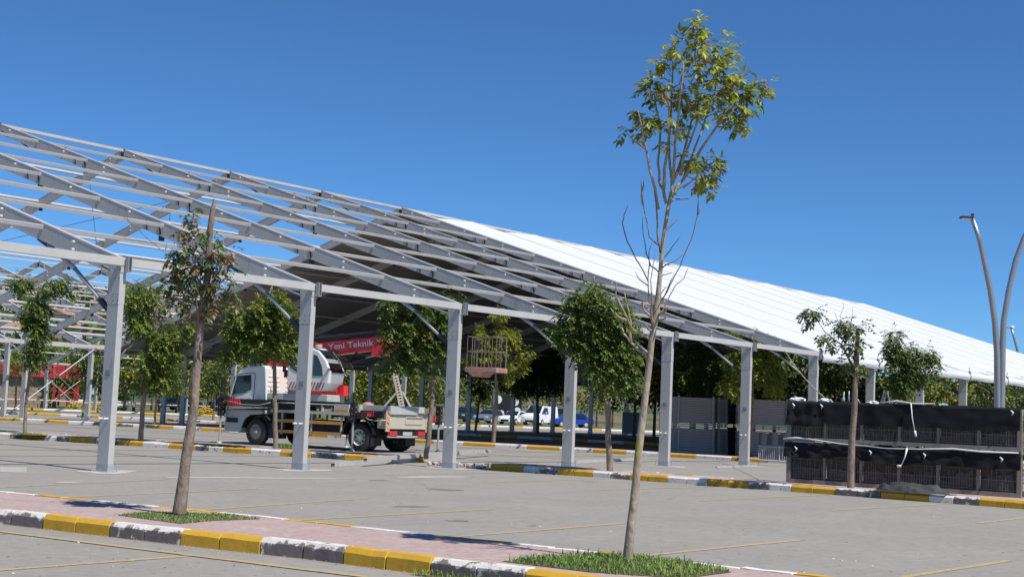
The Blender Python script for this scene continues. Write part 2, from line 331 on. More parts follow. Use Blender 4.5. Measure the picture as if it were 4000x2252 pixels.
def kerb_row(parent, line, phase=0, flip=False, step=.5, h=.15, w=.15, worn=.4, per=2, joined=False, seed=0):
    pts = resample(line, step); rng = random.Random(seed)
    for i, (a, b) in enumerate(zip(pts, pts[1:])):
        c = (a+b)/2; d = (b-a).normalized(); ang = math.atan2(d.y, d.x)-math.pi/2
        yellow = ((i+phase)//per) % 2 == 0
        mk = 'kerb_yellow' if yellow else ('kerb_worn' if rng.random() < worn else 'kerb_white')
        me = stone_mesh(mk, rng.randrange(6), step, h, w)
        o = inst('kerbstone', me, parent, (c.x, c.y, rng.uniform(-.006, .004)), (rng.uniform(-.012, .012), 0, ang+(math.pi if flip else 0)+rng.uniform(-.008, .008)))
def island(name, front, back, z=.15, fphase=0, bphase=0, worn=.4, label=None, w=.15, backrow=True, seed=0, step=.5, per=2):
    """front: kerb foot polyline nearer the camera; back: outer foot of the far kerb (same direction)"""
    b = MB(); n = 40
    F = resample(front, sum((Vector(q)-Vector(p)).length for p, q in zip(front, front[1:]))/n*.9999); Bk = resample(back, sum((Vector(q)-Vector(p)).length for p, q in zip(back, back[1:]))/n*.9999)
    A = [(p.x+w-.01, p.y, z-.008) for p in F]; C = [(p.x-w+.01, p.y, z-.008) for p in Bk]
    b.grid([A, C]); o = tag(b.build(name, M['paver']), kind='structure')
    kerb_row(o, front, fphase, False, h=z, w=w, worn=worn, seed=seed, step=step, per=per)
    if backrow: kerb_row(o, back, bphase, True, h=z, w=w, worn=.1, seed=seed+9, step=step, per=per)
    return o
# nearest island
front1 = [(-7.28, -19.), (-7.3, -14.1), (-7.33, -12.5), (-7.5, -11.2), (-7.6, -9.9), (-7.7, -8.6), (-7.95, -7.), (-8.4, -4)]
back1 = [(-5.35, -19.), (-5.4, -14.8), (-5.48, -12.2), (-5.52, -10.7), (-5.6, -9.2), (-5.85, -7.6), (-6.0, -5.8), (-6.3, -3.5)]
I1 = island('island_pavement', front1, back1, fphase=2, bphase=1, worn=1., seed=3)
# second island: right-hand piece, then left-hand piece beyond the broken gap
front2 = [(10.45, -15.5), (10.62, -12.), (10.75, -9.), (10.78, -5.), (10.8, -.3)]
back2 = [(12.2, -15.5), (12.1, -12.), (11.95, -8.), (12.2, -3.2), (12.05, -.3)]
I2 = island('island_pavement', front2, back2, fphase=0, worn=.35, seed=11)
front3 = [(10.9, 2.7), (10.75, 3.6), (10.2, 5.6), (9.95, 7.6), (9.72, 9.3), (9.35, 13.), (8.8, 17), (8.3, 20), (8., 25)]
back3 = [(12.1, 2.7), (12.0, 3.6), (11.7, 5.6), (11.4, 7.6), (11.1, 9.3), (10.9, 13.), (10.6, 17), (10.3, 20), (10, 25)]
I3 = island('island_pavement', front3, back3, fphase=3, worn=.45, seed=21)
front4 = [(29.4, -18), (29.2, 4.4), (28.75, 9.5), (27.9, 15), (27.6, 22), (26.9, 28), (24.4, 36), (22.5, 44)]
back4 = [(31.0, -18), (30.9, 4.4), (30.5, 9.5), (29.6, 15), (29.3, 22), (28.6, 28), (26.2, 36), (24.3, 44)]
I4 = island('island_pavement', front4, back4, fphase=1, worn=.12, seed=31, step=.72, backrow=False)
front5 = [(47.4, -10), (47, 10), (46.3, 24), (44, 35), (40.5, 47.5), (38.2, 54), (35., 60), (33, 66)]
back5 = [(x+1.5, y) for x, y in front5]
I5 = island('island_pavement', front5, back5, fphase=0, worn=.1, seed=41, step=1.1, backrow=False)
front6 = [tuple(gp(-150, 1592)), tuple(gp(150, 1602)), tuple(gp(500, 1614)), tuple(gp(900, 1628)), tuple(gp(1300, 1644)), tuple(gp(1850, 1664)), tuple(gp(2330, 1680)), tuple(gp(2700, 1692))]
K6 = tag(bpy.data.objects.new('lawn_kerb', None), kind='structure'); col.objects.link(K6)
front6 = [(p[0], p[1]) for p in front6]
pts6 = resample(front6, 1.6)
for i, (a, b_) in enumerate(zip(pts6, pts6[1:])):
    c = (a+b_)/2; d = b_-a; me = stone_mesh(['kerb_yellow', 'kerb_white', 'kerb_white'][i % 3], 1, 1.6, .16, .2); inst('kerbstone', me, K6, (c.x, c.y, 0), (0, 0, math.atan2(d.y, d.x)-math.pi/2 + math.pi))
# broken blocks in the gap of the second island
rb = MB(); rng = random.Random(5)
for i in range(60):
    s = rng.uniform(.03, .14); c = (rng.uniform(10.9, 12.), rng.uniform(-.2, 1.6), s*.3)
    rb.box(c, (s*rng.uniform(.7, 1.4), s*rng.uniform(.7, 1.8), s*.6), M=Matrix.Rotation(rng.uniform(0, 3), 3, 'Z') @ Matrix.Rotation(rng.uniform(-.5, .5), 3, 'X'))
tag(rb.build('rubble', M['rubble']), 'pale broken concrete rubble in the gap of the kerb beside a tent post', 'rubble', kind='stuff')

# ------------------------------------------------------------------ tents
SL = .312; EZ = 3.97
def roofz(y, W=40.): return EZ + SL*(y if y <= W/2 else W-y)
def make_tent(name, loc, n0, n1, cov0, label, braces=()):
    T = root(name, loc, label, 'tent frame')
    W = 40.
    # --- shared meshes
    b = MB(); b.box((0, .13, 1.86), (.13, .33, 3.72), bev=.012)
    post = b.build('post', M['alu']); postm = post.data; bpy.data.objects.remove(post)
    b = MB(); b.box((0, .13, 3.42), (.137, .337, .62), bev=.003)
    b.prism([(-.067, -.05, 3.7), (-.067, .32, 3.7), (-.067, .32, 4.0), (-.067, -.05, 3.88)], (.134, 0, 0)); ns = b.build('splice_plate', M['alu']); splm = ns.data; bpy.data.objects.remove(ns)
    b = MB(); 
    for y in (-.02, .13, .28):
        for z in (3.18, 3.3, 3.6, 3.75): b.disc((-.072, y, z), (1, 0, 0), .009, 6, .012)
    boltm = b.mesh('bolt', M['dark_steel'])
    b = MB(); b.box((0, .13, .01), (.24, .46, .02), bev=.004); b.box((0, .13, .08), (.138, .342, .15), bev=.004); b.tube([(.12, -.06, .0), (.12, -.06, .17)], .012, 6); b.tube([(-.12, .35, .0), (-.12, .35, .12)], .012, 6); basem = b.mesh('base_plate', M['galv'])
    b = MB(); b.tube([(-.065, .06, .98), (-.16, .06, .98)], .022, 8); b.tube([(-.065, .22, .98), (-.16, .22, .98)], .022, 8); pegm = b.mesh('peg', M['bolt'])
    b = MB(); b.box((-.069, .13, 1.83), (.008, .13, .1), mi=0); b.box((-.0745, .13, 1.85), (.004, .11, .02), mi=1); b.box((-.0745, .13, 1.81), (.004, .11, .02), mi=1); platem = b.mesh('maker_plate', [M['plate'], M['plate_text']])
    # rafter: from eave (y=-.05) to ridge, box profile .12 x .33
    th = math.atan(SL); L = 20.05/math.cos(th)
    b = MB(); P = lambda y, dz: (0, y, EZ+SL*y+dz)
    dv = .345
    prof = [P(-.06, 0), P(20, 0), P(20, -dv), P(1.3, -dv), P(.9, -dv-.02), P(.3, -.24), P(-.06, -.12)]
    b.prism([(x-.06, y, z) for x, y, z in prof], (.12, 0, 0), 0)
    b.prism([(-.066, y, z) for x, y, z in (P(0, .012), P(20, .012), P(20, -.02), P(0, -.02))], (.132, 0, 0), 1)   # bright keder rail on top
    b.prism([(-.064, y, z) for x, y, z in (P(.3, -dv+.03), P(20, -dv+.03), P(20, -dv-.006), P(.3, -dv-.006))][:4], (.128, 0, 0), 0)
    ro = b.build('rafter', [M['alu'], M['alu2']]); raftm = ro.data; bpy.data.objects.remove(ro)
    # bolt caps along the rafter, joint straps
    b = MB()
    for y in (1.42, 3.9, 6.3, 8.72, 11.2, 14.2, 16.3, 19.3):
        for k, dz in ((0, -.08), (1, -.23)):
            if k and y in (6.3, 11.2, 16.3): continue
            x, yy, z = P(y, dz); b.disc((-.105, yy, z), (1, 0, 0), .028, 8, .06)
    capm = b.mesh('bolt_cap', M['bolt'])
    b = MB()
    for y in (5.15, 10.15, 15.2):
        for dy in (0, .5):
            x, yy, z = P(y+dy, -.2); b.bar((-.07, yy-.03, z-.13), (-.07, yy+.03, z+.1), .02, .03)
        x, yy, z = P(y, -dv-.05); b.box((0, yy, z), (.1, .1, .14))
    jm = b.mesh('joint_bracket', M['dark_steel'])
    b = MB(); x, yy, z = P(2.62, -.38); b.bar((0, .34, 3.02), (0, .62, 3.22), .085, .085); b.bar((0, 2.3, z-.12), (0, 2.68, z+.06), .085, .085)
    b2 = MB(); b2.tube([(0, .6, 3.2), (0, 1.45, 3.82)], .04, 10); b2.tube([(0, 1.45, 3.82), (0, 2.35, z-.09)], .048, 10)
    brm = b2.mesh('knee_brace', M['galv'], True); brendm = b.mesh('brace_clevis', M['dark_steel'])
    b = MB(); b.box((.035, -.10, 3.86), (.05, .02, .24), mi=1); b.box((.0, -.14, 3.86), (.012, .1, .29)); b.box((.07, -.14, 3.86), (.012, .1, .29)); b.box((.035, -.14, 3.715), (.09, .1, .012)); bracketm = b.mesh('eave_bracket', [M['galv'], M['black']])
    # ridge knuckle
    b = MB(); b.box((-.03, 20, 10.0), (.1, .14, .36)); b.box((-.05, 20, 10.2), (.05, .2, .03)); b.box((-.07, 19.6, 9.84), (.02, .5, .06), M=Matrix.Rotation(.3, 3, 'X')); ridgem = b.mesh('ridge_knuckle', M['dark_steel'])
    flip = (0, 0, math.pi)          # far-side parts are the same meshes turned round
    ns = list(range(n0, n1+1))
    for n in ns:
        X = 5.*n
        for side in (0, 1):
            loc = (X, 0, 0) if side == 0 else (X, W, 0); rot = None if side == 0 else flip
            ps = inst('post', postm, T, loc, rot)
            inst('base_plate', basem, ps); inst('splice_plate', splm, ps)
            if side == 0 and n <= 10: inst('bolts', boltm, ps)['kind'] = 'stuff'
            if side == 0 and -1 < n < 12: inst('peg', pegm, ps)['kind'] = 'stuff'; inst('maker_plate', platem, ps) if n < 6 else None
            if side == 0: inst('eave_bracket', bracketm, ps)
            rf = inst('rafter', raftm, T, loc, rot)
            if n <= 8:
                c = inst('bolt_caps', capm, rf); c['kind'] = 'stuff'
                if side == 1: c.location = (.16, 0, 0)
                c = inst('joint_brackets', jm, rf); c['kind'] = 'stuff'
            kb = inst('knee_brace', brm, T, loc, rot); inst('brace_clevis', brendm, kb)['kind'] = 'stuff'
        inst('ridge_knuckle', ridgem, T, (X, 0, 0))
    # purlins, one per bay
    def bay_mesh(w, h, name, m):
        b = MB(); b.box((2.5, 0, 0), (4.86, w, h), mi=0); b.box((2.5, 0, h/2), (4.86, w*.55, .012), mi=0)
        o = b.build(name, m); me = o.data; bpy.data.objects.remove(o); return me
    pm = bay_mesh(.085, .075, 'purlin', M['alu2']); em = bay_mesh(.09, .15, 'eave_beam', M['alu2']); rm = bay_mesh(.13, .1, 'ridge_beam', M['alu2'])
    PY = (2.5, 5.03, 7.55, 10.07, 12.57, 15.1, 17.75)
    for n in ns[:-1]:
        X = 5.*n
        inst('ridge_beam', rm, T, (X, 20, roofz(20)-.05))
        for side in (0, 1):
            Y = -.06 if side == 0 else W+.06
            inst('eave_beam', em, T, (X, Y, EZ-.07))
            for py in PY:
                y = py if side == 0 else W-py
                dz = -.075 if n < cov0 else -.24
                inst('purlin', pm, T, (X, y, roofz(y)+dz), (SL*(1 if side == 0 else -1)*.95, 0, 0))
    # roof fabric
    if cov0 < n1:
        rngc = random.Random(4)
        def panel(side, v):
            b = MB(); nx, ny = 10, 16; top = []; bot = []
            for i in range(nx+1):
                t = i/nx; x = .05+4.9*t; rt = []; rb_ = []
                for j in range(ny+1):
                    y = -.13+20.13*j/ny; yy = y if side == 0 else W-y
                    s = -.12*math.sin(math.pi*t)**.8*(1+.3*math.sin(j*.9+v)) + .022*math.sin(t*15+j*.25+v*2+math.sin(j*.6))*math.sin(math.pi*t)
                    if j == 0: s *= .3
                    z = EZ+SL*max(y, -.13)+.03+s*math.cos(th)
                    rt.append((x, yy, z)); rb_.append((x, yy, z-.012))
                top.append(rt); bot.append(rb_)
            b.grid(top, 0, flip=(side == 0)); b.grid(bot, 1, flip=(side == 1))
            for i in (0, nx):
                b.grid([top[i], bot[i]], 0)
            b.grid([[r[0] for r in top], [r[0] for r in bot]], 0)
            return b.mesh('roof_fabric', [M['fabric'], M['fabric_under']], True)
        pms = {(s, v): panel(s, v) for s in (0, 1) for v in range(3)}
        # keder seam strip over each rafter
        b = MB(); b.prism([(-.03, y, z) for y, z in ((-.13, EZ-.02), (20, roofz(20)+.03), (20, roofz(20)+.042), (-.13, EZ-.008))], (.06, 0, 0)); so = b.build('seam_rail', M['seam']); sm = so.data; bpy.data.objects.remove(so)
        # eave valance: fabric rolled over the eave beam
        b = MB(); A = []
        for i in range(11):
            t = i/10; x = .05+4.9*t; row = []
            for k in range(7):
                a = k/6; z = EZ-.02-.33*a+.012*math.sin(t*11+k); y = -.135-.07*math.sin(a*math.pi)*(1+.1*math.sin(t*8))-.03*a
                row.append((x, y, z))
            A.append(row)
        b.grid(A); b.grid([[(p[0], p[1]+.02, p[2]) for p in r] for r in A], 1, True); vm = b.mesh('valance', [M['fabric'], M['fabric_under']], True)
        b = MB(); b.tube([(0, -.15, EZ-.3), (0, -.2, EZ-.1), (0, -.13, EZ), (.12, -.12, EZ+.22)], .014, 6); tailm = b.mesh('keder_tail', M['dark_steel'])
        for n in range(cov0, n1):
            for s in (0, 1):
                inst('roof_fabric', pms[(s, rngc.randrange(3))], T, (5.*n, 0, 0))
            inst('valance', vm, T, (5.*n, 0, 0)); inst('valance', vm, T, (5.*n+5, W, 0), flip)
            inst('seam_rail', sm, T, (5.*n, 0, 0)) if n > cov0 else None
            inst('keder_tail', tailm, T, (5.*n, 0, 0)) if n > cov0 else None
    return T
T1 = make_tent('large_tent', (0, 0, 0), -2, 16, 6, 'long clear span aluminium tent frame with its far half roofed in white fabric')
T2 = make_tent('tent_frame', (0, 41.35, 0), 3, 18, 99, 'bare second aluminium tent frame without any roof fabric, behind the part roofed one')
# rolled strip of cover still lying on the far slope of the first tent, tension rods under the ridge
b = MB()
for n in (2, 3, 4, 5):
    b.tube([(5*n, 18.9, 9.55), (5*n+.02, 18.2, 9.2), (5*n+.2, 16.6, 9.15)], .03, 6)
tag(b.build('tension_rods', M['dark_steel'], T1), kind='stuff')
b = MB(); b.box((22.5, 28.9, roofz(28.9)-.02), (4.8, .5, .05), M=Matrix.Rotation(-.3, 3, 'X')); b.build('folded_fabric_strip', M['fabric'], T1)
b = MB()
for (a, c) in [((10, 30.1, 6.9), (15, 35, 5.4)), ((15, 22, 9.5), (20, 28, 7.5)), ((20, 22, 9.5), (25, 30, 6.8)), ((15, 30, 6.9), (20, 22, 9.4))]: b.tube([a, c], .01, 5)
tag(b.build('bracing_cable', M['dark_steel'], T1), kind='stuff')
for k, (a, c) in enumerate([((25, 41.25, .2), (30, 41.25, 3.8)), ((30, 41.25, .2), (25, 41.25, 3.8)), ((55, 81.3, .2), (60, 81.3, 3.7)), ((60, 81.3, .2), (55, 81.3, 3.7))]):
    b = MB(); b.tube([Vector(a)-Vector((0, 41.35, 0)), Vector(c)-Vector((0, 41.35, 0))], .03 if k < 2 else .025, 6); b.build('diagonal_brace', M['galv'], T2)
# cement patches at the near posts
for i in range(7):
    blob('cement_patch', (5*i+.02, .05), .62, .5, .0045, M['concrete'], seed=i+11, rz=random.uniform(0, 3))
blob('cement_patch', G(1690, 1862), .9, .25, .0045, M['concrete'], seed=44); blob('cement_patch', G(1000, 1866), 1.6, .2, .0045, M['concrete'], seed=45, rz=-.3); blob('cement_patch', G(265, 1883), .3, .12, .0045, M['concrete'], seed=46)

# loose aluminium profiles on the ground
def ground_beam(p0, p1, w, h, z, label, black=True):
    b = MB(); a = Vector((*p0, z)); c = Vector((*p1, z)); T = root('aluminium_profile', tuple(a), label, 'metal beam', 'tent profiles lying on the ground')
    c = c-a; a = Vector((0, 0, 0)); b.bar(a, c, w, h); d = c.normalized(); b.build('profile', M['alu'], T)
    if black:
        b = MB(); b.bar(a-d*.012, a+d*.02, w*.8, h*.35); b.build('hollow_end', M['black'], T)
    b = MB(); b.bar(a.lerp(c, .58), a.lerp(c, .62), w*1.04, h*1.04); b.build('joint_sleeve', M['galv'], T)
ground_beam((7.0, 1.08), (14.8, 3.9), .1, .11, .06, 'long silver tent profile lying from the bay across the broken kerb, nearest of the pair')
ground_beam((8.1, 1.1), (19., 5.9), .09, .1, .17, 'longer silver tent profile resting on top of the other behind the third post')
ground_beam((-5.2, 2.2), (-1.7, .08), .1, .09, .05, 'short green grey profile lying left of the first tent post', False)
ground_beam((17.6, 1.7), (23.2, 3.15), .09, .09, .05, 'silver profile lying on asphalt behind the bushy tree right of centre', False)
ground_beam((21.3, -.9), (24.5, -.55), .08, .05, .03, 'flat thin profile lying at the foot of the fifth post', False)

# ------------------------------------------------------------------ trees
def leafquad(b, c, d, side, L, w, mi=0, fold=.35):
    """pointed leaflet: two triangles pairs folded on the midrib"""
    c = Vector(c); n = side.cross(d)
    a = c; m1 = c+d*L*.45+side*w/2+n*w*fold*.4; m2 = c+d*L*.45-side*w/2+n*w*fold*.4; e = c+d*L
    k = len(b.v); b.v += [tuple(a), tuple(m1), tuple(e), tuple(m2)]; b.f += [(k, k+1, k+2), (k, k+2, k+3)]; b.m += [mi, mi]
def compound(b, rng, p, out, L, nl, ll, lw, mi, droop=.8):
    """pinnate leaf: pairs of leaflets along a drooping stalk"""
    d = Vector(out).normalized(); q = Vector(p); st = L/nl
    for i in range(nl):
        d = (d+Vector((0, 0, -droop*.28))).normalized(); q = q+d*st
        s = d.cross(Vector((0, 0, 1))); s = s.normalized() if s.length > .05 else Vector((1, 0, 0))
        for sg in (-1, 1):
            dd = (d*.55+s*sg*rng.uniform(.6, 1.)+Vector((0, 0, rng.uniform(-.6, .1)))).normalized()
            leafquad(b, q, dd, dd.cross(Vector((rng.uniform(-.3, .3), rng.uniform(-.3, .3), 1))).normalized(), ll*rng.uniform(.8, 1.15), lw, mi)
    leafquad(b, q, d, s, ll, lw, mi)
def rdir(rng):
    z = rng.uniform(-1, 1); t = rng.uniform(0, 6.283); r = math.sqrt(1-z*z); return Vector((r*math.cos(t), r*math.sin(t), z))
def mono(img, pts, depth, rng=None, dj=0.): # traced path -> 3d points around a depth
    return [Vector(at(x, y, depth)) for x, y in pts]
def crown_from_blobs(name, blobs, depth, org, ppm, dens, mats, tree, rng, ll=.07, leafL=.22, nl=4, lw=.028, weights=None, droop=.8, shell=.45, dscale=.9, bare=None, sprays=2):
    """blobs: (px,py,rx,ry) in photo pixels, seen at the tree's own distance; each gets a random depth so the crown is round"""
    b = MB(); k = len(mats); more = []
    for (px, py, rx, ry) in blobs:        # ragged edge: small sprays standing off each clump
        for _ in range(sprays):
            a = rng.uniform(0, 6.283); f_ = rng.uniform(.75, 1.12); q = rng.uniform(.22, .4); more.append((px+math.cos(a)*rx*f_, py+math.sin(a)*ry*f_, rx*q, ry*q))
    blobs = [(px, py, rx*.9, ry*.9) for px, py, rx, ry in blobs]+more
    cx = sum(q[0] for q in blobs)/len(blobs); W = max(abs(q[0]-cx)+q[2] for q in blobs)/ppm*dscale
    for (px, py, rx, ry) in blobs:
        off = (px-cx)/ppm; lim = math.sqrt(max(.05, 1-(off/W)**2))*W
        RX, RY = rx/ppm, ry/ppm; RD = max(RX*.8, lim*.85)
        c = Vector(at(px, py, depth))
        n = max(3, int(dens*RX*RY*(RD/RX*.6+.4)))
        for i in range(n):
            e = rdir(rng)*(shell+(1-shell)*rng.random())
            p = c+Vector(_r)*e.x*RX+Vector((0, 0, 1))*e.z*RY+Vector(_f)*e.y*RD
            out = (e+rdir(rng)*.7); out.z -= .1
            mi = rng.choices(range(k), weights)[0] if weights else 0
            g_ = rng.uniform(.62, 1.22); compound(b, rng, p-org, out, leafL*rng.uniform(.7, 1.25), nl, ll*g_, lw*g_, mi, droop)
    o = b.build(name, mats, tree, fix=False); o['kind'] = 'stuff'; return o
def trunk_obj(path, radii, org, m, tree, name='trunk', n=12, knots=0, rng=None, sub=14):
    # smooth resample with small wobble
    P = []; Rr = []
    for i in range(len(path)-1):
        for k in range(sub):
            t = k/sub; P.append(path[i].lerp(path[i+1], t)); Rr.append(radii[i]*(1-t)+radii[i+1]*t)
    P.append(path[-1]); Rr.append(radii[-1])
    rng = rng or random.Random(3)
    from mathutils import noise as _nz
    P2 = [P[0]]+[(P[i-1]+P[i]*2+P[i+1])/4+Vector((_nz.noise(P[i]*2.), _nz.noise(P[i]*2.+Vector((9, 0, 0))), 0))*Rr[i]*.5 for i in range(1, len(P)-1)]+[P[-1]]
    b = MB(); b.tube([p-org for p in P2], Rr, n)
    kn = [(rng.randrange(2, max(3, len(P2)-2)), rng.randrange(n)) for _ in range(9)]
    for i in range(len(P2)):              # bark relief and branch scars
        c_ = P2[i]-org
        for k in range(n):
            v = Vector(b.v[i*n+k]); q = v+org; rr = Rr[i]
            f_ = 1+.16*_nz.noise(q/rr*.55)+.09*_nz.noise(Vector((q.x, q.y, q.z*.4))/rr*1.7)
            for (a_, k_) in kn:
                if abs(a_-i) <= 1: f_ += (.28 if a_ == i else .12)*max(0, 1-min(abs(k_-k), n-abs(k_-k))/2.)
            b.v[i*n+k] = tuple(c_+(v-c_)*f_); o = b.build(name, m, tree, True); return o
def branch(path, r0, r1, org, m, tree, name='branch', n=6, rng=None, wob=.3):
    path = [Vector(p) for p in path]; rad = [r0+(r1-r0)*i/(len(path)-1) for i in range(len(path))]; rad[-1] *= .35
    b = MB(); b.tube([p-org for p in path], rad, n); return b.build(name, m, tree, True)

# --- tall sapling in the foreground
rng = random.Random(12)
base = G(2455, 2190, .14); D2 = 12.53; org = Vector(base)
S = root('sapling_tree', tuple(base), 'tall thin sapling with pale trunk, bare twigs and a high loose yellow green crown', 'tree')
tp = [(2455, 2192), (2470, 2019), (2493, 1786), (2513, 1615), (2535, 1445), (2548, 1320), (2563, 1227), (2571, 1150), (2579, 1056), (2586, 963), (2610, 823), (2625, 746)]
ppm = FOC/D2
tw = [19.5, 16.5, 15, 14, 13, 12, 14, 10.5, 8.3, 8, 8, 7.5]
trunk_obj([Vector(at(x, y, D2)) for x, y in tp], [w/ppm for w in tw], org, M['bark'], S, rng=rng, n=14)
def c4(x, y): return (2200+x/1.812, y/1.812)
def c5(x, y): return (2300+x/2.071, 700+y/2.071)
def traced(paths, conv, r0, r1, dj=.35, name='branch', m=None):
    _tx = [p[0] for p in tp]; _ty = [p[1] for p in tp]
    for item in paths:
        pts, k = item if isinstance(item, tuple) and isinstance(item[1], (int, float)) else (item, 1.)
        off = rng.uniform(-dj, dj); P = []
        sx_, sy_ = conv(*pts[0]); xt = float(np.interp(-sy_, [-v for v in _ty], _tx))
        if 9 < abs(xt-sx_) < 34 and (name == 'twig'):       # root the twig on the trunk just below
            P.append(Vector(at(float(np.interp(-(sy_+14), [-v for v in _ty], _tx)), sy_+14, D2)))
        for i, (x, y) in enumerate(pts):
            t = i/(len(pts)-1); P.append(Vector(at(*conv(x, y), D2+off*t)))
        Q = []
        for i in range(len(P)-1):
            Q.append(P[i]); Q.append((P[i]+P[i+1])/2+rdir(rng)*.006)
        Q.append(P[-1]); branch(Q, r0*k, r1*k, org, m or M['bark'], S, name)
traced([[(770, 1400), (770, 1270), (750, 1100), (755, 900), (765, 700), (775, 400)], [(770, 1290), (785, 1150), (810, 900), (830, 650), (855, 430)], [(775, 1290), (840, 1120), (890, 930), (940, 730), (960, 560)],
        [(790, 1380), (800, 1330), (850, 1270), (880, 1180), (930, 1050), (1010, 830), (1060, 740), (1110, 450)], [(850, 1270), (950, 1100), (1050, 950), (1130, 820), (1200, 700), (1260, 560)], [(830, 1240), (845, 1130), (900, 1000), (970, 820), (1000, 700)],
        [(730, 1440), (710, 1340), (680, 1290), (670, 1150), (690, 900), (650, 720), (640, 640)], [(710, 1340), (715, 1200), (745, 1000), (750, 800), (740, 650)], [(672, 1480), (650, 1340), (610, 1200), (585, 1050), (555, 900), (530, 780)]], c4, .0155, .006)
traced([[(580, 1055), (500, 1000), (455, 950), (440, 920)], [(820, 1335), (900, 1290), (940, 1250), (1010, 1230)], [(1100, 900), (1180, 890), (1240, 880)], [(1130, 820), (1200, 790), (1230, 800)], [(960, 560), (930, 400), (950, 250), (930, 190), (905, 130)],
        [(855, 430), (880, 340), (930, 320)], [(775, 400), (790, 330), (800, 300)], [(1110, 450), (1150, 400), (1170, 370)], [(1200, 700), (1300, 660), (1380, 640)], [(1260, 620), (1350, 590), (1400, 555)], [(690, 870), (640, 750), (600, 640)], [(555, 900), (490, 840), (480, 760)],
        [(750, 520), (710, 450), (650, 425)], [(940, 1150), (1010, 1130), (1060, 1120)], [(870, 1240), (930, 1270), (1040, 1300)], [(1010, 830), (1080, 800), (1110, 760)], [(820, 600), (860, 500), (920, 480)], [(850, 1330), (940, 1260)], [(560, 1450), (555, 1350), (545, 1270)], [(805, 1410), (890, 1405)], [(970, 820), (990, 740), (1010, 650)]], c4, .0065, .003, name='twig')
traced([([(600, 590), (578, 590), (560, 500), (555, 350), (540, 150), (512, 10)], 1.7), [(545, 520), (490, 470), (450, 260), (430, 100), (420, 0)], [(430, 100), (445, 0)], [(560, 745), (500, 700), (465, 600), (440, 450), (435, 300)], [(480, 820), (380, 640), (310, 500), (270, 350), (285, 290), (318, 210)],
        [(490, 1000), (480, 800), (490, 700), (485, 600), (510, 515)], [(520, 1060), (510, 930), (500, 820), (540, 560)], [(600, 960), (660, 850), (740, 700), (790, 570), (850, 420), (880, 290), (905, 220)], [(880, 290), (885, 155)], [(590, 1080), (655, 940), (700, 860), (770, 800), (808, 700)],
        [(620, 695), (700, 660), (780, 590)], [(630, 610), (680, 540), (740, 460)], [(650, 390), (715, 325)], [(710, 160), (820, 160)], [(605, 770), (640, 765), (680, 755)], [(575, 1000), (640, 880), (690, 770)], [(480, 860), (410, 810), (370, 740)], [(580, 950), (600, 900), (640, 860)]], c5, .007, .003, name='twig', m=M['twig'])
traced([[(490, 1440), (410, 1380), (340, 1320), (285, 1250), (265, 1190), (255, 1100)], [(510, 1300), (430, 1250), (360, 1220), (330, 1170), (280, 1060), (215, 940), (225, 830)], [(530, 1140), (500, 1110), (450, 1060), (430, 1000), (440, 990)], [(540, 1170), (520, 1160), (505, 1100), (510, 1000), (500, 850)], [(550, 1100), (590, 1080), (620, 1065), (640, 1030)],
        [(560, 1140), (600, 1130), (630, 1110)], [(520, 1230), (480, 1210), (455, 1170)], [(345, 1320), (330, 1210), (340, 1150), (320, 1060), (290, 915)], [(320, 1150), (250, 1120), (210, 1080), (175, 1040)]], c5, .0135, .007)
clumps = [(905,130,25,30),(970,170,45,22),(965,240,60,35),(810,300,80,42),(930,340,85,48),(1060,300,60,50),(1170,370,75,50),(1080,420,95,50),(780,370,40,30),(690,410,26,22),(650,425,20,15),(920,480,60,40),(1100,520,80,45),(1180,510,60,40),(1250,560,65,60),(1390,550,55,45),(1440,580,28,18),(1370,660,65,42),(1260,650,80,60),(1120,620,80,55),(1010,650,85,45),(620,550,48,33),(600,620,70,45),(720,580,55,38),(820,620,80,45),(700,650,60,40),(860,700,60,33),(960,700,40,28),(1060,690,55,33),(1200,740,80,40),(1290,760,38,18),(490,750,40,22),(600,770,75,32),(550,830,55,26),(610,850,36,18),(450,910,65,32),(720,825,24,24),(890,790,36,26),(920,830,36,18),(820,905,35,18),(1210,810,48,48),(1250,880,55,50),(1150,800,38,36),(600,890,18,13),(718,980,14,16),(905,1110,22,26),(950,1110,18,20),(1050,1120,46,48),(1110,1170,36,18),(990,1200,55,42),(1020,1260,46,28),(1060,1310,36,16)]
bl = [(c4(x, y)[0], c4(x, y)[1]+10, rx/1.812*.86, ry/1.812*.86) for x, y, rx, ry in clumps]
crown_from_blobs('crown', bl, D2, org, ppm, 820, [M['leaf_sap'], M['leaf'], M['leaf_brown']], S, rng, ll=.076, leafL=.085, nl=3, lw=.034, weights=[9, 2.5, .8], droop=.7, shell=.1, dscale=.8, sprays=1)

# --- dying tree with a bare broken top on the left
rng = random.Random(5)
base = G(690, 2006, .14); D1 = 15.54; org = Vector(base); ppm = FOC/D1
T = root('dying_tree', tuple(base), 'young tree with snapped bare top and withered brown green leaves halfway up, at left', 'tree')
tp = [(700, 2008), (722, 1833), (743, 1693), (761, 1522), (777, 1367), (795, 1180), (808, 1056), (823, 901), (832, 815), (836, 776)]
tw = [28, 21, 19.5, 17.5, 16, 14, 13, 12, 10, 3]
trunk_obj([Vector(at(x, y, D1)) for x, y in tp], [w/ppm for w in tw], org, M['bark_grey'], T, rng=rng, n=14)
def c2a(x, y): return (x/2.417, 900+y/2.417)
def c1a(x, y): return (x/2.417, 400+y/2.417)
def tr1(paths, conv, r0, r1, nm='branch'):
    for pts in paths:
        off = rng.uniform(-.35, .35); P = [Vector(at(*conv(x, y), D1+off*i/(len(pts)-1))) for i, (x, y) in enumerate(pts)]
        branch(P, r0, r1, org, M['twig'], T, nm)
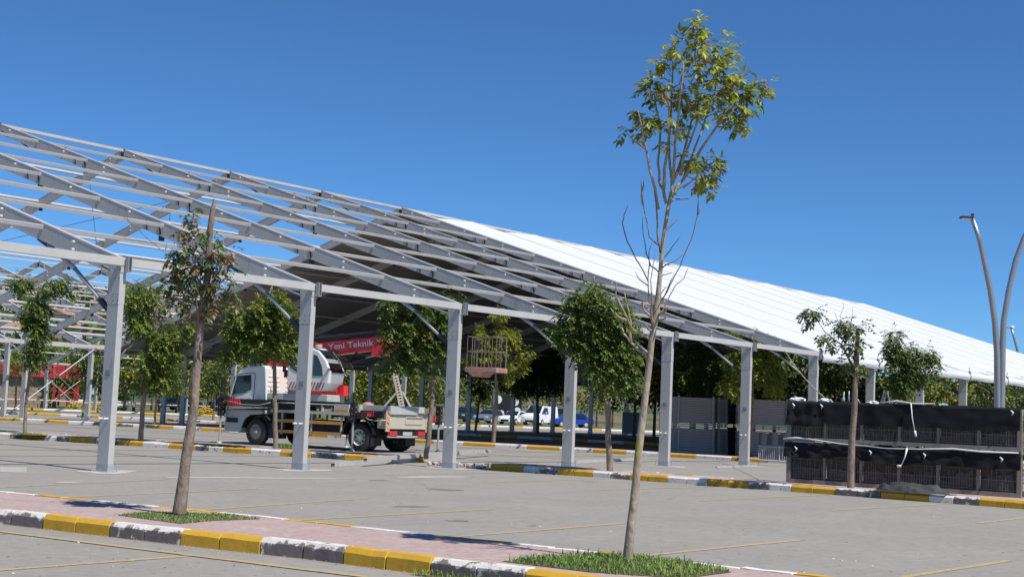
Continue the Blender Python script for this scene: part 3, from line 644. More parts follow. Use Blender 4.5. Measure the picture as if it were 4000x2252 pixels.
tr1([[(1900, 760), (1850, 640), (1750, 560), (1650, 480)], [(1920, 700), (1860, 500), (1780, 380), (1700, 250)], [(1930, 640), (1850, 400), (1830, 200), (1810, 20)], [(1900, 780), (1840, 700), (1700, 640), (1560, 700)], [(1940, 700), (2000, 620), (2060, 560), (2180, 520)], [(1930, 620), (2010, 480), (2120, 300), (2180, 220)], [(1920, 820), (1990, 700), (2010, 560)], [(1890, 900), (1860, 760), (1855, 640)]], c2a, .011, .005)
tr1([[(1700, 1500), (1560, 1420), (1400, 1290), (1250, 1150), (1120, 1040), (1050, 960)], [(1480, 1330), (1180, 1290), (1130, 1200)], [(1560, 1400), (1590, 1250)], [(1540, 1230), (1480, 1110)], [(1340, 1230), (1200, 1100), (1210, 960)], [(1820, 1500), (1810, 1200), (1830, 1000)], [(1600, 1110), (1610, 1030)], [(1750, 1450), (1720, 1250), (1690, 1200)]], c1a, .0045, .002, 'twig')
cl = [(1650,230,70,60),(1700,220,80,60),(1600,380,80,60),(1750,330,100,70),(1850,300,90,70),(1950,300,90,70),(2100,250,80,60),(2180,200,60,50),(2050,400,100,60),(2200,400,70,60),(1700,430,110,70),(1580,540,70,60),(1680,520,110,70),(1800,440,120,80),(1920,480,100,80),(2000,540,100,60),(2130,560,100,60),(2230,530,40,30),(1560,640,60,60),(1650,640,90,60),(1780,660,70,60),(1560,720,50,50),(1530,790,40,40),(2000,640,50,40),(2180,650,30,20),(2030,720,25,20),(1960,790,25,25)]
bl = [(*c2a(x, y), rx/2.417, ry/2.417) for x, y, rx, ry in cl]
bl += [(*c1a(x, y), r/2.417, r/2.417) for x, y, r in [(1820,1025,34),(1800,1110,16),(1820,1200,26),(1720,1220,20),(1900,1220,22),(2050,1280,28),(1850,1300,30),(1760,1380,34),(2120,1400,30),(1980,1400,38),(1780,1320,18)]]
crown_from_blobs('crown', bl, D1, org, ppm, 850, [M['leaf_grey'], M['leaf_brown'], M['leaf_d']], T, rng, ll=.07, leafL=.11, nl=3, lw=.034, weights=[6, 3.6, 4], sprays=1, droop=1.2, shell=.1, dscale=.9)

# --- the row of small trees on the second and third islands
def c6(x, y): return (800+x/2.417, 1100+y/2.417)
def cb(x, y): return (1600+x/2.071, 1200+y/2.071)
def c7(x, y): return (3000+x/1.812, 1200+y/1.812)
def c0(x, y): return (x/4.264, 1080+y/4.264)
def small_tree(label, base_px, zb, path, widths, blobs, conv, sc, mats, wts, dens=420, depth=None, group=None, bark='bark_grey', seed=1, ll=.105, lw=.052, leafL=.24, nl=4, limbs=5, droop=.9, shell=.35, name='parking_lot_tree', loc=None):
    rng = random.Random(seed)
    if loc is None: base = G(*base_px, zb)
    else: base = np.array(loc, float)
    d = depth or float((base-CAM) @ _f); ppm = FOC/d; org = Vector(base)
    T = root(name, tuple(base), label, 'tree', group)
    P = [Vector(at(x, y, d)) for x, y in path]
    P[0] = Vector((P[0].x, P[0].y, base[2]-.03))
    trunk_obj(P, [w/2/ppm for w in widths], org, M[bark], T, rng=rng, n=10)
    bl = [(*conv(x, y), rx/sc, ry/sc) for x, y, rx, ry in blobs]
    for k in range(limbs):
        q = rng.choice(bl); s = P[-1].lerp(P[max(0, len(P)-2)], rng.random())
        e = Vector(at(q[0], q[1], d+rng.uniform(-.5, .5))); m_ = s.lerp(e, .5)+rdir(rng)*.08+Vector((0, 0, -.05))
        branch([s, m_, e], .022, .007, org, M['twig'], T)
    crown_from_blobs('crown', bl, d, org, ppm, dens, mats, T, rng, ll=ll, leafL=leafL, nl=nl, lw=lw, weights=wts, droop=droop, shell=shell)
    return T
g2 = 'small trees in the islands of the car park'
small_tree('slim tree with narrow drooping dark green crown at the far left, behind the first post', (95, 1690), .14, [(95, 1690), (103, 1560), (118, 1450), (128, 1330), (140, 1200), (150, 1120), (149, 1080)], [16, 13, 11, 9, 7, 5, 3],
           [(370,150,120,80),(280,60,70,50),(950,120,110,75),(1150,200,65,100),(780,230,90,70),(1060,50,80,50),(600,400,150,90),(650,550,160,110),(520,650,140,110),(560,760,170,110),(620,850,160,100),(650,1000,150,95),(600,1150,170,100),(600,1300,165,110),(580,1430,120,90),(440,80,60,60)], c0, 4.264, [M['leaf'], M['leaf_d'], M['leaf_y']], [6, 4, 2], dens=620, group=g2, seed=3)
small_tree('leafy yellow green tree just right of the first tent post', (550, 1722), .14, [(548, 1722), (560, 1560), (566, 1430), (570, 1300), (580, 1180), (592, 1095)], [22, 17, 13, 10, 7, 4],
           [(1290,540,80,55),(1400,600,115,90),(1330,700,140,90),(1350,830,140,90),(1280,920,110,80),(1500,950,170,90),(1700,950,110,70),(1790,930,50,50),(1600,1050,140,80),(1450,1130,150,90),(1450,1250,120,90),(1400,1400,120,90),(1560,1380,90,80),(1620,1150,90,60)], c2a, 2.417, [M['leaf_y'], M['leaf']], [5, 5], dens=620, group=g2, seed=4)
small_tree('broad bright leafed tree standing in front of the truck cab', (1075, 1750), .14, [(1075, 1752), (1074, 1600), (1072, 1450), (1070, 1370), (1063, 1250), (1062, 1105)], [20, 18, 15, 13, 9, 5],
           [(250,260,55,55),(540,220,60,80),(640,200,50,80),(720,180,50,60),(580,320,120,90),(740,280,80,85),(840,380,85,80),(380,330,90,70),(290,450,105,80),(450,480,150,110),(650,500,160,110),(800,560,115,100),(250,620,125,85),(190,710,90,50),(450,640,170,85),(680,640,150,75),(850,660,50,50),(240,420,60,50)], c6, 2.417, [M['leaf_y'], M['leaf']], [6, 5], dens=620, group=g2, seed=6)
small_tree('dark green full crowned tree beside the rear of the truck', (1665, 1785), .14, [(1665, 1787), (1683, 1620), (1690, 1520), (1692, 1440), (1690, 1330), (1680, 1250)], [20, 20, 17, 14, 9, 5],
           [(1720,200,40,60),(1760,300,70,75),(1880,140,60,60),(2010,110,70,50),(2080,260,95,90),(2260,270,80,90),(1780,450,125,100),(1950,430,135,105),(2150,450,135,110),(2280,420,60,90),(1850,600,150,95),(2050,620,165,100),(2220,600,90,100),(1720,760,105,60),(1900,760,130,60),(2180,780,120,50),(2360,150,50,90)], c6, 2.417, [M['leaf'], M['leaf_d'], M['leaf_y']], [6, 5, 1], dens=620, group=g2, seed=8)
small_tree('densest dark green tree, directly behind the tall sapling', (2385, 1838), .14, [(2385, 1840), (2378, 1700), (2372, 1600), (2368, 1500), (2360, 1380), (2345, 1240)], [26, 24, 20, 17, 12, 6],
           [(1300,60,130,80),(1500,-60,150,80),(1640,20,130,70),(1500,40,150,80),(1700,100,130,85),(1220,180,90,60),(1300,220,145,100),(1500,200,160,110),(1700,250,115,100),(1780,380,80,85),(1400,330,115,80),(1560,380,145,100),(1720,500,115,85),(1500,500,100,75),(1620,600,95,55),(1770,580,75,65),(1500,-130,60,50),(1330,-60,70,40)], cb, 2.071, [M['leaf'], M['leaf_d'], M['leaf_y']], [6, 5, 1.5], dens=640, group=g2, seed=9)
t8 = small_tree('nearly leafless tree with a cut trunk in front of the black racks', (3320, 1905), .14, [(3323, 1907), (3325, 1780), (3331, 1669), (3339, 1586), (3348, 1448), (3350, 1283)], [29, 28, 25, 23, 20, 17],
           [(330,40,60,38),(310,10,40,25),(440,210,52,40),(520,110,36,34),(590,180,25,40),(580,250,46,40),(630,120,24,18),(590,370,36,28),(650,390,20,14)], c7, 1.812, [M['leaf_d'], M['leaf_grey']], [5, 4], dens=480, group=g2, seed=10, limbs=0, shell=.1)
org = Vector(t8.location); d8 = float((np.array(t8.location)-CAM) @ _f)
for pts, r in [([(628, 440), (590, 400), (550, 320), (520, 260), (470, 230)], .03), ([(470, 230), (400, 170), (345, 85)], .014), ([(540, 300), (560, 200), (530, 110)], .014), ([(625, 300), (590, 250), (570, 180), (590, 80), (630, 45)], .011), ([(525, 120), (510, 60), (535, 0), (538, -60)], .007), ([(500, 110), (480, 60), (470, 10)], .006), ([(590, 100), (600, 40), (590, -30)], .006)]:
    branch([Vector(at(*c7(x, y), d8+.05*i)) for i, (x, y) in enumerate(pts)], r, r*.5, org, M['bark_grey'], t8)
g3 = 'trees in the third island and beyond'
small_tree('bushy tree rising behind the black racks in front of the white roof', None, 0, [(3540, 1800), (3537, 1640), (3535, 1560), (3528, 1480), (3520, 1400)], [18, 15, 13, 10, 7],
           [(890,210,45,40),(885,290,55,60),(930,330,60,75),(870,370,45,50),(1010,320,45,50),(1060,400,70,50),(1130,320,40,40),(1180,350,48,55),(1190,420,40,40),(1050,470,80,45),(960,470,60,60),(920,560,42,60),(960,600,40,50),(1100,520,60,40)], c7, 1.812, [M['leaf'], M['leaf_d'], M['leaf_grey']], [5, 4, 2], dens=600, group=g3, seed=14, loc=(30.4, -2.2, .14), shell=.3)
small_tree('yellow green tree with bare lower trunk between the basket and the third post', (1925, 1727), .14, [(1927, 1727), (1938, 1600), (1940, 1500), (1935, 1400)], [17, 15, 12, 8],
           [(580,210,50,40),(700,200,55,45),(840,230,45,65),(760,310,90,65),(620,300,80,60),(650,380,90,60),(850,470,70,45),(720,60,60,50),(810,520,40,50),(960,360,80,60),(480,440,30,30),(790,560,20,35)], cb, 2.071, [M['leaf_y'], M['leaf_bg']], [5, 5], dens=480, group=g3, seed=15)
small_tree('lit yellow tree behind the sixth tent post', None, 0, [(2935, 1775), (2936, 1650), (2940, 1520), (2945, 1420)], [14, 12, 10, 7],
           [(2870,1500,70,60),(2950,1440,70,60),(2990,1380,60,60),(2900,1400,60,50),(2960,1330,70,40),(2860,1310,50,30),(3010,1480,40,60)], lambda x, y: (x, y), 1., [M['leaf_bg'], M['leaf_y']], [5, 5], dens=400, group=g3, seed=16, loc=(30.1, 4.1, .14))
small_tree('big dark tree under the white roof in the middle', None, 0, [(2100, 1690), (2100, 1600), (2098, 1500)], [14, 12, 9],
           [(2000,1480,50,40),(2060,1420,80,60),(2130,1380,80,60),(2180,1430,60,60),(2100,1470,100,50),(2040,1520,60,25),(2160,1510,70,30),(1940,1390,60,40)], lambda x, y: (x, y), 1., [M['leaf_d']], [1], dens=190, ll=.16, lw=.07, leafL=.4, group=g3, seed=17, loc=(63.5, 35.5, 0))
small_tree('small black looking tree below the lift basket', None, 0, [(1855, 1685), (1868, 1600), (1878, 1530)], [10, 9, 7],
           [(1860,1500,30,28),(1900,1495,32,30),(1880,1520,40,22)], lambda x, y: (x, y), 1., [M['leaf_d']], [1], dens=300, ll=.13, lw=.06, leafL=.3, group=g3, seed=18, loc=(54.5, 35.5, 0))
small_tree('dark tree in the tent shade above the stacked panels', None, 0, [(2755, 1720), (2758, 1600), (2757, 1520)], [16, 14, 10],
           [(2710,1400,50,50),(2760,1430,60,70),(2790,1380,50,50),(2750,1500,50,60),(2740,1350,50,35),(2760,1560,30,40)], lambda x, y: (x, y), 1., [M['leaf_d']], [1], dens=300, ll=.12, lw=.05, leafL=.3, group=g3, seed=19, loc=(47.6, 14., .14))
for i, (lab, bp, pth, bls, ms) in enumerate([
    ('thin trunked tree with small crown behind the leafy tree left of centre', (605, 1665), [(604, 1665), (610, 1560), (615, 1480)], [(600,1470,60,40),(640,1430,60,50),(650,1500,50,40),(690,1470,45,45),(660,1400,50,40)], ['leaf_y', 'leaf']),
    ('small dark round tree left of the truck cab', (835, 1640), [(833, 1640), (838, 1560), (840, 1510)], [(840,1470,45,40),(870,1440,35,30),(820,1490,30,25),(850,1500,35,25)], ['leaf_d', 'leaf']),
    ('dark tree with thin black stem left of the first post', (325, 1641), [(323, 1641), (330, 1540), (333, 1440)], [(330,1400,50,60),(370,1380,45,50),(300,1440,40,40),(350,1460,40,40),(400,1440,30,50)], ['leaf_d', 'leaf']),
    ('far left tree with brown trunk behind the twin posts', (62, 1618), [(60, 1618), (63, 1500), (66, 1430)], [(70,1400,45,50),(40,1430,35,40),(100,1440,35,40)], ['leaf', 'leaf_y'])]):
    small_tree(lab, bp, 0, pth, [9, 8, 6], bls, lambda x, y: (x, y), 1., [M[k] for k in ms], [1]*len(ms), dens=190, ll=.14, lw=.06, leafL=.34, group=g3, seed=50+i, limbs=2)

# --- line of trees beyond the tents
def bgtree(x, y, h, w, rng, mats, wts, label, group, gz=0.):
    T = root('boundary_tree', (x, y, gz), label, 'tree', group)
    b = MB(); b.tube([(0, 0, 0), (.1, .05, h*.3), (0, 0, h*.62)], [.13, .1, .05], 7); b.build('trunk', M['bark_grey'], T, True)
    for k in range(3):
        a = rng.uniform(0, 6.28); b = MB(); b.tube([(0, 0, h*rng.uniform(.22, .4)), (math.cos(a)*w*.2, math.sin(a)*w*.2, h*.5), (math.cos(a)*w*.34, math.sin(a)*w*.34, h*.68)], [.06, .045, .02], 5); b.build('branch', M['bark_grey'], T, True)
    b = MB(); nb = rng.randint(10, 14)
    for i in range(nb):
        e = rdir(rng); c = Vector((e.x*w*.33, e.y*w*.33, h*(.58+e.z*.27))); r = rng.uniform(.55, 1.)*w*.24
        for j in range(95):
            q = rdir(rng)*(.35+.65*rng.random()); p = c+Vector((q.x*r, q.y*r, q.z*r*.85)); d = (q+rdir(rng)*.8).normalized()
            L = rng.uniform(.26, .46); leafquad(b, p, d, d.cross(rdir(rng)).normalized(), L, L*.62, rng.choices(range(len(mats)), wts)[0])
    o = b.build('crown', mats, T, fix=False); o['kind'] = 'stuff'
rng = random.Random(77)
gb = 'boundary trees beyond the tents'
spots = []
for px in range(-60, 1700, 68): spots.append((px, (150 if px < 190 else 140 if px < 460 else 128)+rng.uniform(-4, 9)))
for px in range(40, 1700, 110): spots.append((px, 146+rng.uniform(-5, 9)))
for px in range(1650, 2800, 62): spots.append((px, 176+rng.uniform(-5, 10)))
for px in range(2480, 4120, 78): spots.append((px, 104+rng.uniform(-6, 12)))
for px in range(2700, 4100, 110): spots.append((px, 122+rng.uniform(-6, 12)))
ORD = {1: 'first', 2: 'second', 3: 'third'}
order = sorted(spots)
def where(px, d):
    k = order.index((px, d))+1; return ORD.get(k, '%dth' % k)+' of the row counted from the left edge'
for px, d in spots:
    p = at(px, 1600, d); h = d/FOC*rng.uniform(235, 300)+.2; 
    if px > 2400: h = d/FOC*(rng.uniform(390, 470) if px < 3350 else rng.uniform(250, 300) if px < 3600 else rng.uniform(290, 360))
    if px < 420: h *= .8
    yel = rng.random() < (.45 if px < 2450 else .15 if px < 3400 else .35)
    bgtree(p[0], p[1], h, h*rng.uniform(.75, 1.), rng, [M['leaf_bg'], M['leaf_bg2']], [6, 3] if yel else [2, 7],
           ('yellow green' if yel else 'dark green')+' boundary tree beyond the tents, '+where(px, d), gb)

# ------------------------------------------------------------------ grass tufts and small plants
def grass_patch(name, poly, z, n, hmin, hmax, label, seed):
    rng = random.Random(seed); b = MB(); xs = [p[0] for p in poly]; ys = [p[1] for p in poly]
    def inside(x, y):
        c = False; j = len(poly)-1
        for i in range(len(poly)):
            if (poly[i][1] > y) != (poly[j][1] > y) and x < (poly[j][0]-poly[i][0])*(y-poly[i][1])/(poly[j][1]-poly[i][1])+poly[i][0]: c = not c
            j = i
        return c
    k = 0
    while k < n:
        x = rng.uniform(min(xs), max(xs)); y = rng.uniform(min(ys), max(ys))
        if not inside(x+rng.gauss(0, .04), y+rng.gauss(0, .04)): continue
        k += 1; h = rng.uniform(hmin, hmax)*(1.6 if rng.random() < .06 else 1); a = rng.uniform(0, 6.28); l = rng.uniform(.2, 1.1)*h; w = rng.uniform(.003, .006)
        dx, dy = math.cos(a), math.sin(a); px, py = -dy*w, dx*w
        m1 = (x+dx*l*.35, y+dy*l*.35, z+h*.65); e = (x+dx*l, y+dy*l, z+h*rng.uniform(.55, 1.))
        i0 = len(b.v); b.v += [(x-px, y-py, z), (x+px, y+py, z), (m1[0]+px*.8, m1[1]+py*.8, m1[2]), (m1[0]-px*.8, m1[1]-py*.8, m1[2]), e]
        b.f += [(i0, i0+1, i0+2, i0+3), (i0+3, i0+2, i0+4)]; b.m += [0, 0]
    o = b.build(name, M['grass'], fix=False); tag(o, label, 'grass', kind='stuff')
    s = MB(); s.face([(p[0], p[1], z+.004) for p in poly]); so = s.build('soil', M['stainsoil'], fix=False); tag(so, kind='structure')
M['stainsoil'] = mat('damp_soil', (.09, .075, .045), .95, c2=(.14, .13, .05), scale=12, amount=.6)
grass_patch('grass', [(-6.95, -14.5), (-5.97, -14.5), (-5.45, -14.8), (-5.6, -15.6), (-5.85, -16.1), (-6.65, -16.1), (-6.95, -15.4)], .143, 4300, .015, .075, 'tufted green grass at the foot of the tall sapling', 3)
grass_patch('grass', [(-6.98, -9.35), (-6.55, -9.15), (-6.1, -9.3), (-5.75, -9.75), (-5.85, -10.35), (-6.5, -10.3), (-7.05, -10.45)], .143, 2600, .008, .03, 'short green grass round the foot of the dying tree', 4)
p = G(1135, 1750, .15); grass_patch('weeds', [(p[0]-.3, p[1]-.5), (p[0]+.3, p[1]-.5), (p[0]+.3, p[1]+.45), (p[0]-.3, p[1]+.45)], .15, 420, .06, .2, 'green weeds by the tree in front of the truck', 8)
p = G(110, 1695, .15); grass_patch('weeds', [(p[0]-.3, p[1]-.7), (p[0]+.3, p[1]-.7), (p[0]+.3, p[1]+.6), (p[0]-.3, p[1]+.6)], .145, 400, .03, .08, 'dry grass round the slim tree at the far left', 9)
grass_patch('weeds', [(-7.42, -13.9), (-7.35, -13.9), (-7.33, -15.2), (-7.43, -15.2)], .0, 260, .03, .09, 'dry weeds growing along the foot of the yellow kerb', 10)
# leaf litter along the near kerb
rng = random.Random(9); b = MB()
for i in range(900):
    y = rng.uniform(-15, -8.5); x = np.interp(y, [-14.1, -12.5, -11.2, -9.9, -8.6], [-7.3, -7.33, -7.5, -7.6, -7.7])-abs(rng.gauss(0, .05))-.01
    d = Vector((rng.uniform(-1, 1), rng.uniform(-1, 1), .1)).normalized(); leafquad(b, (x, y, .006), d, d.cross(Vector((0, 0, 1))), rng.uniform(.01, .03), .006)
M['litter'] = mat('dry_litter', (.42, .32, .19), .9, island=.4)
tag(b.build('leaf_litter', M['litter'], fix=False), 'thin line of dry leaf litter along the nearest kerb', 'leaves', kind='stuff')
b = MB()
for i in range(170):
    p = G(rng.uniform(0, 4000), rng.uniform(1880, 2250)); s = rng.uniform(.004, .014); b.box((p[0], p[1], s*.3+.002), (s*1.6, s, s*.6), rz=rng.uniform(0, 3))
M['bits'] = mat('pale_litter', (.6, .58, .52), .9, island=.5)
tag(b.build('pebbles', M['bits']), 'scattered pale pebbles and paper bits on the asphalt', 'pebbles', kind='stuff')

# ------------------------------------------------------------------ crane truck
fw = Vector((-.117, .993, 0)).normalized(); lf = Vector((-fw.y, fw.x, 0)); OT = Vector((17.156, 8.873, 0))
TR = root('crane_truck', tuple(OT), 'white two axle truck with red telescopic boom and operator cab, outriggers down', 'truck', rz=math.atan2(fw.y, fw.x))
# truck space: x forward, y left, z up; origin under the rear axle
def tb(name, boxes, m, parent=TR, bev=0., smooth=False):
    o = None
    for c, d in boxes:
        b = MB(); b.box(c, d, bev=bev); o = b.build(name, m, parent, smooth)
    return o
# cab shell from a side profile
def extr(name, prof, y0, y1, m, parent=TR, bev=.05, seg=3):
    b = MB(); b.prism([(x, y0, z) for x, z in prof], (0, y1-y0, 0)); o = b.build(name, m, parent)
    if bev:
        bm = bmesh.new(); bm.from_mesh(o.data); bmesh.ops.bevel(bm, geom=[e for e in bm.edges], offset=bev, segments=seg, profile=.6, affect='EDGES', clamp_overlap=True)
        bmesh.ops.recalc_face_normals(bm, faces=bm.faces); bm.to_mesh(o.data); bm.free(); o.data.polygons.foreach_set('use_smooth', [len(p.vertices) == 4 and p.area < .12 for p in o.data.polygons])
    return o
cab = root('cab', (0, 0, 0), None, None); cab.parent = TR
cabp = [(5.42, 1.13), (5.36, 1.62), (5.12, 2.28), (5.0, 2.45), (4.7, 2.54), (4.05, 2.60), (3.92, 2.56), (3.92, 1.2)]
extr('cab_shell', cabp, -1.17, 1.17, M['white_paint'], cab, .055)
extr('cab_lower', [(5.5, .45), (5.52, 1.12), (3.95, 1.14), (3.95, 1.02), (4.15, 1.0), (4.45, .98), (4.68, .85), (4.8, .6), (4.84, .38), (5.4, .38)], -1.18, 1.18, M['grey_paint'], cab, .03)
for s in (1, -1):
    b = MB(); b.prism([(x, s*1.174, z) for x, z in [(5.26, 1.6), (5.2, 2.22), (4.5, 2.27), (4.47, 1.8), (4.75, 1.68)]], (0, s*.012, 0)); b.build('side_window', M['glass_dark'], cab)
    b = MB()
    for a, c in [((5.3, 1.3), (5.28, 1.6)), ((4.35, 1.2), (4.33, 2.32)), ((4.33, 2.34), (5.1, 2.3))]: b.bar((a[0], s*1.178, a[1]), (c[0], s*1.178, c[1]), .012, .012)
    b.build('door_seam', M['black'], cab)
    b = MB(); b.box((4.5, s*1.19, 1.5), (.16, .03, .04)); b.build('door_handle', M['grey_paint'], cab)
    b = MB(); b.box((5.45, s*1.42, 1.93), (.09, .17, .5), bev=.03); b.box((5.45, s*1.42, 1.55), (.09, .17, .17), bev=.03); b.bar((5.3, s*1.15, 2.27), (5.45, s*1.42, 2.25), .05, .04); b.bar((5.3, s*1.15, 1.5), (5.45, s*1.42, 1.5), .03, .03); b.build('wing_mirror', M['black'], cab)
    b = MB(); b.bar((5.3, s*1.22, 1.55), (5.1, s*1.22, 2.2), .02, .02); b.build('mirror_stay', M['white_paint'], cab)
b = MB(); b.prism([(5.44, -1.0, 1.55), (5.44, 1.0, 1.55), (5.18, .95, 2.3), (5.18, -.95, 2.3)], (.03, 0, .005)); b.build('windscreen', M['glass_dark'], cab)
b = MB(); b.box((5.1, .8, 2.56), (.1, .1, .06)); b.box((5.1, -.8, 2.56), (.1, .1, .06)); b.build('roof_bracket', M['black'], cab)
b = MB()   # ribs on the rear wall
for z in (1.45, 1.62, 1.8, 1.95, 2.1, 2.25): 
    for y0, y1 in ((.45, 1.0), (-.35, .1), (-1.0, -.55)): b.box((3.913, (y0+y1)/2, z), (.02, y1-y0, .035))
b.build('rear_wall_rib', M['white_paint'], cab)
b = MB(); b.tube([(5.52, 1.05, .95), (5.56, 1.1, .7), (5.5, 1.16, .42), (5.2, 1.19, .37), (4.9, 1.19, .37)], .03, 8); b.build('corner_guard', M['white_plastic'], cab, True)
b = MB(); b.box((5.2, 1.185, .78), (.5, .015, .16)); b.build('step_recess', M['black'], cab)
b = MB(); b.box((4.68, 1.178, 1.3), (.16, .006, .07)); b.build('door_badge', M['red'], cab)
b = MB()
for y in (.75, -.75): b.box((5.53, y, .72), (.04, .34, .22), bev=.01)
b.build('headlamp', M['headlight'], cab)
# wheel arches / mudguards
def arch(name, cx, y0, y1, r, m, a0=10, a1=170, th=.03):
    b = MB(); A = []; B_ = []
    for i in range(15):
        a = R(a0+(a1-a0)*i/14); A.append((cx+r*math.cos(a), r*math.sin(a)+.45)); B_.append((cx+(r-th)*math.cos(a), (r-th)*math.sin(a)+.45))
    pr = A+B_[::-1]
    for i in range(14):
        q = [A[i], A[i+1], B_[i+1], B_[i]]; b.prism([(x, y0, z) for x, z in q], (0, y1-y0, 0))
    return b.build(name, m, TR)
for s in (1, -1):
    arch('mudguard', 4.22, s*.85, s*1.15, .58, M['black']); arch('mudguard', .05, s*.66, s*1.23, .62, M['black'])
# wheels
def wheel(name, x, y, s, r=.45, w=.28, rimc='grey_paint', dish=True):
    P = root(name, (x, y, r), None, None); P.parent = TR
    b = MB(); prof = [(r*.58, -w/2), (r*.88, -w/2), (r*.98, -w/2+.03), (r, -w/4), (r, w/4), (r*.98, w/2-.03), (r*.88, w/2), (r*.58, w/2)]
    rows = []
    for i in range(29):
        a = 2*math.pi*i/28; rows.append([(q*math.cos(a), t, q*math.sin(a)) for q, t in prof])
    b.grid(rows); b.build('tyre', M['rubber'], P, True)
    b = MB(); o_ = s*w/2
    rp = [(r*.6, o_*1.0), (r*.56, o_*.9), (r*.5, o_*.35), (r*.3, o_*.15), (r*.27, o_*.7), (r*.1, o_*.8), (.001, o_*.8)] if dish else [(r*.6, o_), (r*.55, o_*.7), (r*.45, o_*.8), (r*.3, o_*1.15), (r*.27, o_*1.5), (.001, o_*1.5)]
    rows = []
    for i in range(25):
        a = 2*math.pi*i/24; rows.append([(q*math.cos(a), t, q*math.sin(a)) for q, t in rp])
    b.grid(rows); b.build('rim', M[rimc], P, True)
    b = MB()
    for k in range(8):
        a = k*math.pi/4; b.disc((r*.38*math.cos(a), s*w*.2, r*.38*math.sin(a)), (0, 1, 0), .02, 6, .08)
    tag(b.build('wheel_nuts', M['dark_steel'], P), kind='stuff')
M['rim_dirty'] = mat('dusty_rim', (.2, .17, .14), .7, c2=(.4, .36, .3), scale=5, amount=.4)
M['rim_white'] = mat('white_rim', (.6, .58, .5), .6)
wheel('front_wheel', 4.2, 1.03, 1, .43, .26, 'rim_dirty', False); wheel('front_wheel', 4.2, -1.03, -1, .43, .26, 'rim_dirty', False)
for s in (1, -1):
    wheel('rear_wheel', 0, s*1.08, s, .44, .25, 'rim_white'); wheel('rear_wheel', 0, s*.78, s, .44, .25, 'rim_dirty')
# chassis and body
tb('chassis_rail', [((2.15, .42, .78), (5.5, .1, .26)), ((2.15, -.42, .78), (5.5, .1, .26))], M['black'])
tb('underbody', [((2.3, 0, .72), (2.6, 1.5, .4)), ((1.2, .6, .68), (.7, .5, .4)), ((2.9, -.75, .66), (.9, .5, .42)), ((3.3, .8, .85), (.5, .5, .5)), ((3.45, .95, .5), (.5, .35, .5))], M['black'], bev=.03)
tb('axle', [((0, 0, .44), (.16, 1.5, .16)), ((4.2, 0, .43), (.14, 1.6, .12))], M['black'])
tb('deck', [((1.55, 0, 1.15), (4.0, 2.42, .06))], M['grey_paint'], bev=.01)
tb('deck_edge', [((1.55, 1.215, 1.14), (4.0, .02, .09)), ((1.55, -1.215, 1.14), (4.0, .02, .09))], M['concrete'])
for s in (1, -1):
    b = MB(); b.tube([(3.3, s*1.19, 1.41), (1., s*1.19, 1.41)], .018, 6)
    for x in (3.3, 2.2, 1.5, 1.0): b.tube([(x, s*1.19, 1.17), (x, s*1.19, 1.41)], .016, 6)
    b.build('guard_rail', M['grey_paint'], TR)
for s in (1, -1):
    for z in (.84, .5): tb('side_guard_bar', [((1.97, s*1.2, z), (2.6, .03, .1))], M['orange'])
    tb('side_guard_post', [((3.1, s*1.17, .78), (.05, .04, .75)), ((1.9, s*1.17, .78), (.05, .04, .75)), ((.72, s*1.17, .72), (.05, .04, .66))], M['grey_paint'])
tb('tool_box', [((.72, 1.02, 1.31), (.55, .36, .26)), ((.2, 1.02, 1.31), (.35, .36, .26))], M['grey_paint'], bev=.01)
tb('tool_box_stripe', [((.72, 1.205, 1.23), (.5, .012, .08)), ((.2, 1.205, 1.23), (.32, .012, .08))], M['orange'])
tb('body_panel', [((-.5, .3, 1.32), (1.1, 1.5, .26)), ((-.1, -.9, 1.32), (1.6, .3, .26))], M['grey_paint'], bev=.01)
# rear: outrigger housing, chequer plate box, lights
tb('rear_box', [((-.78, 0, 1.0), (.42, 2.1, .52))], M['tread'], bev=.008)
tb('number_plate_recess', [((-1.0, -.32, 1.02), (.02, .95, .26))], M['tread'])
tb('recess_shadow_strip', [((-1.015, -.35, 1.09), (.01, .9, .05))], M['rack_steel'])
for s in (1, -1):
    tb('warning_board', [((-1.0, s*1.1, .97), (.03, .2, .62))], M['tread'])
    b = MB()
    for k in range(4):
        z = .7+.15*k; b.prism([(-1.018, s*1.1-.06, z), (-1.018, s*1.1+.06, z+.07), (-1.018, s*1.1+.06, z+.14), (-1.018, s*1.1-.06, z+.07)], (-.006, 0, 0), k % 2)
    b.build('warning_stripe', [M['orange_r'], M['red']], TR)
    tb('tail_lamp', [((-.98, s*.78, .6), (.08, .4, .16))], M['red_light'], bev=.01)
    tb('mud_flap', [((-.47, s*.93, .32), (.03, .55, .26))], M['black'])
tb('rear_bumper', [((-.96, 0, .5), (.08, 2.0, .06))], M['grey_paint'], bev=.01)
tb('number_plate', [((-1.0, 0, .6), (.02, .5, .11))], M['grey_paint'])
tb('rear_frame', [((-.75, 0, .62), (.4, 1.3, .2))], M['black'])
# ladder leaning over the tail
b = MB()
for y in (.22, .42): b.bar((-.95, y-.1, 1.25), (-.62, y, 2.5), .03, .06)
for k in range(14):
    t = (k+.5)/14; x = -.95+.33*t; z = 1.25+1.25*t; b.bar((x, .12+.1*t, z), (x, .32+.1*t, z), .05, .03)
b.build('access_ladder', M['tread'], TR)
b = MB(); b.bar((-.3, .5, 1.3), (-.78, .35, 1.9), .05, .05); b.bar((-1.0, -.25, 1.3), (-.8, .1, 1.9), .05, .05); b.build('ladder_stay', M['grey_paint'], TR)
b = MB(); b.tube([(.15, .6, 1.42), (.15, .6, 1.49), (.15, .6, 1.54)], [.24, .17, .06], 10); b.build('faded_cover', mat('faded_red_cover', (.45, .2, .17), .8), TR, True)
